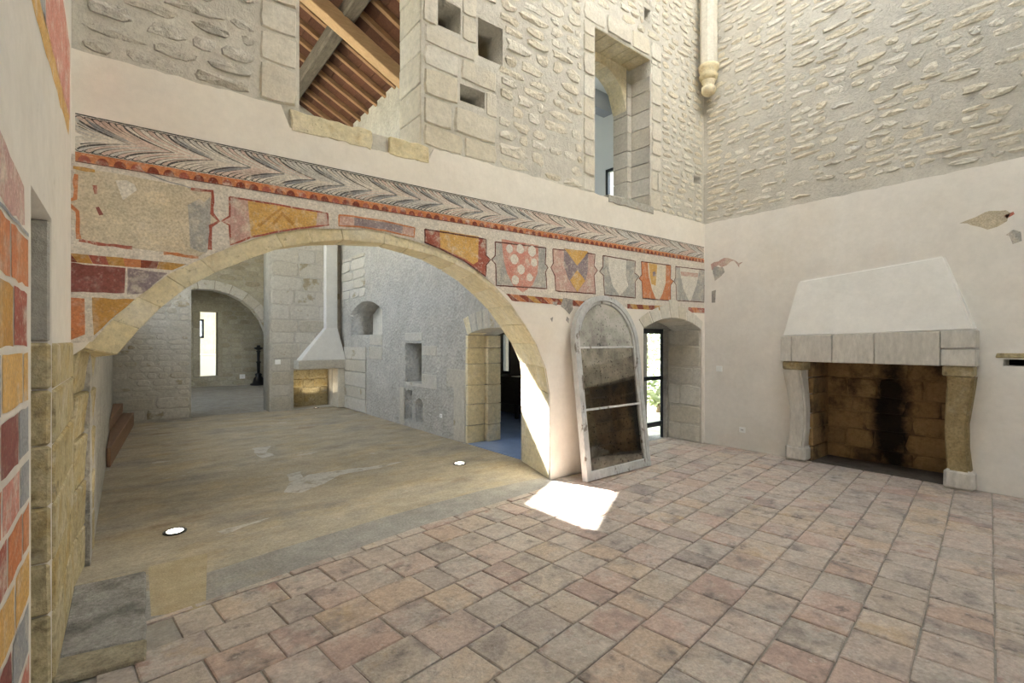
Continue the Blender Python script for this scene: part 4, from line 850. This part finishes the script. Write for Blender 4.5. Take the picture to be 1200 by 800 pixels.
g, s = panel(c6([(812, 258), (1110, 292), (1092, 395), (1107, 420), (1080, 440), (1078, 592), (820, 577), (815, 430), (795, 395), (812, 360)]), 'grey', c6([(855, 255), (1035, 277), (1010, 430), (945, 605), (882, 450), (855, 320)]), 'white')
patchY('chief', c6([(858, 303), (1022, 322), (1018, 358), (862, 345)]), P['pink'], g, .0034)
# striped border below
def stripes(px_list, n, cols):
    (a0, a1), (b0, b1) = px_list                       # left top/bottom, right top/bottom
    for k in range(n):
        f = lambda p, q, t: (p[0]+(q[0]-p[0])*t, p[1]+(q[1]-p[1])*t)
        t0, t1 = k/n, (k+1)/n; sl_ = .55/n
        q = [f(a0, b0, max(0, t0-sl_)), f(a0, b0, max(0, t1-sl_) if k < n-1 else 1), f(a1, b1, t1), f(a1, b1, t0)]
        patchY('stripe', q, P[cols[k % len(cols)]], fz, .0018, .0015)
stripes((((73, 295.5), (72, 306)), ((218, 309.5), (202, 316.5))), 7, ['brown', 'ochre2', 'red', 'ochre2', 'orange'])
stripes((((593, 344), (600, 352.5)), ((697, 354), (697, 360.5))), 11, ['brown', 'orange', 'brown', 'ochre2'])
stripes((((735, 356), (735, 361.5)), ((778, 358.5), (774, 363.5))), 6, ['brown', 'ochre2'])
stripes((((806.5, 360), (806.5, 366)), ((827.5, 361), (827.5, 366.5))), 3, ['red', 'orange'])
for nm, px_, c in (('painted_block', [(73, 307), (147, 314), (146, 344), (70, 341)], 'maroon'), ('painted_block', [(150, 314), (197, 319.5), (168, 343), (149, 345)], 'purple'), ('painted_block', [(69, 347), (99, 349), (100, 391), (82, 399), (70, 397)], 'orange'), ('painted_block', [(107, 349), (158, 351), (136, 369), (110, 393)], 'ochre2')):
    patchY(nm, px_, P[c], fz, .002, .004)
# dark flaking patch and small stains on the plaster
flake = paint('flake', '8a8580', c2='a09a92', worn='d9ccb8', lo=.5, amt=.6)
for px_ in ([(660, 349), (671, 351), (671, 362), (667, 368), (662, 362), (657, 358)], [(647, 353), (653, 354), (652, 358), (648, 357)], [(664, 371), (667, 373), (666, 378), (663, 375)], [(645, 373), (648, 372), (647, 378)]): patchY('flake', px_, flake, fz, .0022, .006)
# ------------------------------------------------------------------ remnants on the right wall
rem = thing('plaster_scars', 'small patches of old painted plaster showing on the fireplace wall', 'plaster', (XR, 3.0, 1.9))
for px_, m_ in (([(833, 309), (845, 303), (858, 302), (870, 309), (868, 314), (860, 306), (850, 310), (834, 315)], P['pink']), ([(834, 315), (846, 312), (850, 320), (838, 328)], P['grey']), ([(834, 342), (839, 340), (838, 356), (834, 357)], flake), ([(1128, 258), (1150, 249), (1172, 246), (1186, 250), (1178, 262), (1160, 268), (1140, 266)], P['beige']), ([(1176, 250), (1188, 246), (1190, 252), (1180, 256)], P['rose']), ([(1178, 272), (1196, 268), (1199, 282), (1186, 284)], P['grey'])):
    patchX('scar', px_, XR, m_, rem, .0015, .03)
# ------------------------------------------------------------------ painted masonry on the near wall
pm = thing('painted_masonry', 'red, orange and grey painted block pattern on the near plaster wall', 'mural', (XL, 1.6, 0))
zc = [.0, .16, .33, .50, .69, .87, 1.04, 1.20, 1.385, 1.575, 1.78, 1.97]; cy = ['orange', 'slate', 'ochre', 'red', 'rose', 'slate', 'ochre2', 'orange', 'maroon', 'ochre']
cnt = 0
for i in range(len(zc)-1):
    y = -1.5+random.uniform(0, .2)
    while y < 2.36:
        l = random.uniform(.22, .42); e_ = min(y+l, 2.40+random.uniform(-.03, .03))
        if 2.40-e_ < .08: e_ = 2.40+random.uniform(-.03, .03)
        if y > .3:
            q = rough([(y+.012, zc[i]+.012), (e_-.012, zc[i]+.012), (e_-.012, zc[i+1]-.012), (y+.012, zc[i+1]-.012)], .06, .006)
            ob('painted_block', [(XL+.0015, a, b_) for a, b_ in q], [tuple(range(len(q)))], P[cy[cnt*7 % 10]], pm)
        cnt += 1; y = e_ if e_ < 2.36 else 9
for q, c in (([(.5, 1.99), (2.33, 1.99), (2.30, 2.11), (1.9, 2.17), (.5, 2.3)], 'pink'), ([(1.2, 2.85), (3.95, 2.84), (3.98, 2.97), (1.2, 2.97)], 'ochre'), ([(1.2, 2.97), (2.9, 2.96), (2.7, 3.5), (1.2, 3.5)], 'slate'), ([(2.9, 2.97), (4.02, 2.95), (4.03, 3.42), (2.75, 3.6)], 'rose')):
    q = rough(q, .08, .012); ob('painted_field', [(XL+.0012, a, b_) for a, b_ in q], [tuple(range(len(q)))], P[c], pm)
for a, b_, c, d in ((0.3, 2.40, 1.975, .012),):
    pts = [Vector((XL+.0025, a+(b_-a)*k/20, c+random.uniform(-.003, .003))) for k in range(21)]; rv, rf = ribbon(pts, d, Vector((1, 0, 0))); ob('joint_line', rv, rf, P['slate'], pm)
# ------------------------------------------------------------------ corner colonnette
col = thing('corner_colonnette', 'slender stone colonnette on a carved corbel in the upper wall corner', 'column', (XR-.18, YB-.12, 5.35))
def lathe(name, prof, c, seg, mat, parent, smooth=True, rot=0):
    vs, fs = [], []
    for z, r in prof: vs += [(c[0]+r*math.cos(rot+2*math.pi*k/seg), c[1]+r*math.sin(rot+2*math.pi*k/seg), z) for k in range(seg)]
    for i in range(len(prof)-1):
        for k in range(seg): fs.append((i*seg+k, i*seg+(k+1) % seg, (i+1)*seg+(k+1) % seg, (i+1)*seg+k))
    fs += [tuple(range(seg))[::-1], tuple(range((len(prof)-1)*seg, len(prof)*seg))]
    return ob(name, vs, fs, mat, parent, None, None, smooth)
cc = (XR-.16, YB-.16)
lathe('shaft', [(5.82, .125), (8.5, .125)], cc, 8, ashlar, col, False, math.pi/8)
lathe('capital', [(5.60, .095), (5.63, .13), (5.68, .14), (5.72, .115), (5.76, .145), (5.82, .158), (5.84, .13)], cc, 16, yellowstone, col)
lathe('corbel', [(5.37, .03), (5.40, .085), (5.45, .11), (5.50, .10), (5.53, .07), (5.57, .10), (5.61, .10)], cc, 16, yellowstone, col)
# ------------------------------------------------------------------ switches, sockets
def plate(name, label, cat, c, axis, s, holes=0, grp=None):
    t = thing(name, label, cat, tuple(c), grp); x, y, z = c; d = .008
    def pb(n_, u0, u1, v0, v1, d0, d1, m_):
        if axis == 'X': return box(n_, x-d1, x-d0, y+u0, y+u1, z+v0, z+v1, m_, t, .0015)
        return box(n_, x+u0, x+u1, y-d1, y-d0, z+v0, z+v1, m_, t, .0015)
    pb('cover_plate', -s, s, -s*.9, s*.9, 0, d, white_pl)
    if holes == 0:
        pb('rocker', -s*.8, -s*.05, -s*.7, s*.7, d, d+.004, white_pl); pb('rocker', s*.05, s*.8, -s*.7, s*.7, d, d+.004, white_pl)
    else:
        pb('socket_well', -s*.5, s*.5, -s*.5, s*.5, d-.002, d+.001, white_pl)
        for k in (-1, 1): pb('pin_hole', k*s*.22-.006, k*s*.22+.006, -.006, .006, d, d+.002, black_metal)
plate('light_switch', 'white double light switch on the fireplace wall at hand height', 'switch', onX(843, 432, XR), 'X', .048)
plate('power_socket', 'white power socket low on the fireplace wall near the corner', 'socket', onX(870, 503.5, XR), 'X', .045, 1)
plate('light_switch', 'white switch on the pier beside the small white hooded fireplace', 'switch', onY(325.5, 424, YC-.012), 'Y', .06)
plate('power_socket', 'white twin socket on the far rubble wall beside the iron stand', 'socket', onY(284, 441, YE-.02), 'Y', .09, 1)
plate('power_socket', 'small white socket low on the grey wall beside the doorway', 'socket', onX(517, 487, XG-.001), 'X', .035, 1)
# ------------------------------------------------------------------ recessed floor lights
lamp_on = plain('lamp_lens', 'fff4e0', .3, emit=14)
for px_, lab in (((205, 622.5), 'round recessed floor light with a steel rim by the arch pier'), ((538.5, 543), 'round recessed floor light in front of the side room doorway'), ((375, 477), 'round recessed floor light in the small hooded hearth')):
    c = onZ(*px_, 0)
    if px_[0] == 375: c = Vector(((hx0+hx1)/2+.05, YC+.05, .012))
    t = thing('floor_uplight', lab, 'light', tuple(c), 'recessed floor uplights')
    lathe('rim', [(-.004, .085), (.006, .085), (.009, .075), (.006, .062)], c, 24, steel, t)
    lathe('lens', [(-.002, .06), (.006, .06), (.009, .03)], c, 20, lamp_on, t)
    pl_ = bpy.data.lights.new('uplight_glow', 'SPOT'); pl_.energy = 16 if px_[0] == 375 else 12; pl_.color = (1, .85, .62); pl_.spot_size = math.radians(110); pl_.shadow_soft_size = .05
    lo = bpy.data.objects.new('uplight_glow', pl_); C.objects.link(lo); lo.location = c+Vector((0, 0, .03)); lo.rotation_euler = (math.pi, 0, 0)
    lo.parent = t; lo.location = (0, 0, .03)
# ------------------------------------------------------------------ stone slab by the arch pier
SL = [onZ(x, y, .025) for x, y in ((66, 692), (170, 669), (171, 748), (50, 776), (172, 768), (42, 806))]
for p_ in (0, 3, 5): SL[p_].x = XL+.004
slabm = M('dark_worn_slab', ['96918a', 'a9a49a'], scale=4, bump=.8, bscale=40, fine=.3, mott=.2, blot=(('5f5a53', 2.6, .5, .64, .8), ('bcb8ae', 5, .56, .68, .5)))
sl1 = prism('threshold_slab', rough([tuple(SL[i].xy) for i in (0, 1, 2, 3)], .15, .006), lambda u, v: (u, v, .03), lambda u, v: (u, v, -.008), slabm, None, .01)
tag(sl1, 'large worn dark grey stone slab at the foot of the arch pier', 'slab')
sl2 = prism('edge_slab', rough([tuple(SL[i].xy) for i in (3, 2, 4, 5)], .15, .005), lambda u, v: (u, v, .026), lambda u, v: (u, v, -.008), M('brown_edge_slab', ['a0906c', 'b3a583'], scale=4, bump=.8, bscale=40, fine=.3, mott=.2, blot=(('7d6c49', 4, .5, .66, .7),)), None, .008)
tag(sl2, 'narrow brownish stone strip edging the large grey slab', 'slab')
sp = [onZ(x, y, -.001) for x, y in ((174, 664), (243, 648), (241, 712), (177, 722))]
ob('sand_patch', [(p.x, p.y, -.001) for p in sp], [(0, 1, 2, 3)], sand, floor)
# ------------------------------------------------------------------ wooden winder steps
st = thing('wooden_steps', 'brown wooden winder steps against the left wall of the arch room', 'stairs', (XLL, 10, 0))
prism('tread', [(XLL+.01, 8.0), (XLL+.05, 8.0), (.12, 11.7), (XLL+.01, 11.7)], lambda u, v: (u, v, .005), lambda u, v: (u, v, .25), wood_s, st, .008)
prism('tread', [(XLL+.01, 9.4), (-.08, 11.2), (-.04, 11.9), (XLL+.01, 11.9)], lambda u, v: (u, v, .252), lambda u, v: (u, v, .42), wood_s, st, .008)
# ------------------------------------------------------------------ small hooded fireplace in the arch room
sf_ = thing('hooded_fireplace', 'small white hooded fireplace with a tall flue on the cross wall', 'fireplace', ((hx0+hx1)/2, YC-.2, 0))
hx_l, hx_r = onY(347, 430, YC).x, onY(402, 430, YC).x
zl0, zl1 = onY(370, 432, YC-.35).z, onY(370, 422, YC-.35).z
box('mantel', hx_l-.05, hx_r-.02, YC-.40, YC+.02, zl0, zl1, crossstone, sf_, .01)
fl0, fl1 = onY(381.5, 340, YC-.15).x, onY(395, 340, YC-.15).x
zh = onY(388, 384, YC-.2).z
wp = M('white_flue_plaster', mott=.035, cols=['d3d1cb', 'dedcd6'], scale=2, bump=.12, bscale=18, fine=.05)
hexa('hood', [(hx_l, YC-.38, zl1), (hx_r-.06, YC-.38, zl1), (hx_r-.06, YC, zl1), (hx_l, YC, zl1), (fl0, YC-.2, zh), (fl1, YC-.2, zh), (fl1, YC, zh), (fl0, YC, zh)], wp, sf_, .012)
box('flue', fl0, fl1, YC-.19, YC+.0, zh-.01, 7.6, wp, sf_, .01)
box('side_block', hx1-.02, hx_r-.04, YC-.36, YC+.02, .005, zl0, ashlar, sf_, .012)
# ------------------------------------------------------------------ iron stand, white box, sideboard
sx, sy = onY(303, 445, YE-.35).x, YE-.35
stn = thing('iron_stand', 'tall black iron candle stand before the far rubble wall', 'stand', (sx, sy, 0))
lathe('base', [(.0, .28), (.05, .28), (.08, .2), (.25, .16), (.32, .10), (.4, .12), (.44, .06)], (sx, sy), 12, black_metal, stn)
lathe('shaft', [(.44, .05), (.8, .06), (.84, .09), (.88, .05), (1.2, .055), (1.24, .085), (1.28, .045)], (sx, sy), 12, black_metal, stn)
lathe('drip_pan', [(1.28, .05), (1.34, .15), (1.37, .15), (1.40, .06), (1.46, .06)], (sx, sy), 12, black_metal, stn)
wbx = onY(241, 430, 23.6)
rad = thing('white_cabinet', 'low white cabinet in the bright room beyond the far doorway', 'cabinet', (wbx.x, 23.6, 0))
zc0, zc1 = .02, onY(245, 416, 23.6).z; xa_, xb_ = onY(228, 430, 23.6).x, onY(252.5, 430, 23.6).x
box('body', xa_, xb_, 23.6, 24.2, zc0, zc1, white_pl, rad, .01); box('top', xa_-.02, xb_+.02, 23.57, 24.22, zc1, zc1+.04, white_pl, rad, .006)
sbx = onX(600, 450, BX-.5)
sbd = thing('sideboard', 'dark wooden sideboard along the wall of the side room', 'sideboard', (BX-.25, sbx.y, 0))
dw = M('dark_furniture', ['2b241f', '3a3029'], scale=4, bump=.2, bscale=30, fine=.2)
box('top', BX-.52, BX-.02, sbx.y-1.6, sbx.y+1.2, .80, .86, dw, sbd, .006); box('body', BX-.48, BX-.02, sbx.y-1.5, sbx.y+1.1, .30, .80, dw, sbd, .006)
for yy in (-1.45, -.1, 1.0):
    for xx in (-.46, -.1): box('leg', BX+xx, BX+xx+.06, sbx.y+yy, sbx.y+yy+.06, .004, .30, dw, sbd)
for yy in (-1.4, -.55, .3): box('drawer', BX-.495, BX-.475, sbx.y+yy, sbx.y+yy+.75, .5, .77, dw, sbd, .004)
bk = tag(box('paper_sheet', BX-.4, BX-.2, sbx.y-.1, sbx.y+.15, .862, .872, white_pl), 'white paper sheet lying on the dark sideboard', 'paper')
for n_, b_ in (('window_frame', (wy0, wy0+.05, wz0, wz1)), ('window_frame', (wy1-.05, wy1, wz0, wz1)), ('window_frame', (wy0, wy1, wz0, wz0+.05))): box(n_, BX-.01, BX+.06, *b_, dark_frame, wside)
box('pane', BX+.03, BX+.036, wy0, wy1, wz0, wz1, glassm, wside)
# ------------------------------------------------------------------ trees outside the garden door
leafm = M('garden_leaf', ['8fa468', 'b4c290'], scale=3, bump=0, fine=.1, rough=.6); bark = M('garden_bark', ['6b5a48', '7d6c58'], scale=6, bump=.5, bscale=30)
def shrub(name, label, c, h, r, n, seed):
    R2 = random.Random(seed); t = thing(name, label, 'tree', c, 'trees in the garden'); vs, fs = [], []
    for k in range(n):
        while True:
            p = Vector((R2.uniform(-1, 1), R2.uniform(-1, 1), R2.uniform(-1, 1)))
            if .35 < p.length < 1: break
        q = Vector((c[0]+p.x*r, c[1]+p.y*r, c[2]+h*.55+p.z*h*.45)); a = Vector((R2.uniform(-1, 1), R2.uniform(-1, 1), R2.uniform(-.6, .6))).normalized(); b2 = a.orthogonal().normalized()
        s_ = R2.uniform(.05, .11); i0 = len(vs); vs += [q-a*s_, q+b2*s_*.45, q+a*s_, q-b2*s_*.45]; fs.append((i0, i0+1, i0+2, i0+3))
    f = ob('foliage', vs, fs, leafm, t, 'stuff')
    lathe('trunk', [(c[2], .12), (c[2]+h*.4, .08), (c[2]+h*.7, .03)], c, 8, bark, t)
shrub('garden_tree', 'leafy green tree in the garden beyond the glazed door', (12.6, 9.2, -.12), 4.2, 1.7, 4200, 1)
shrub('garden_tree', 'low rounded shrub in the garden beside the leafy tree', (10.2, 7.0, -.12), 1.1, .7, 1500, 2)
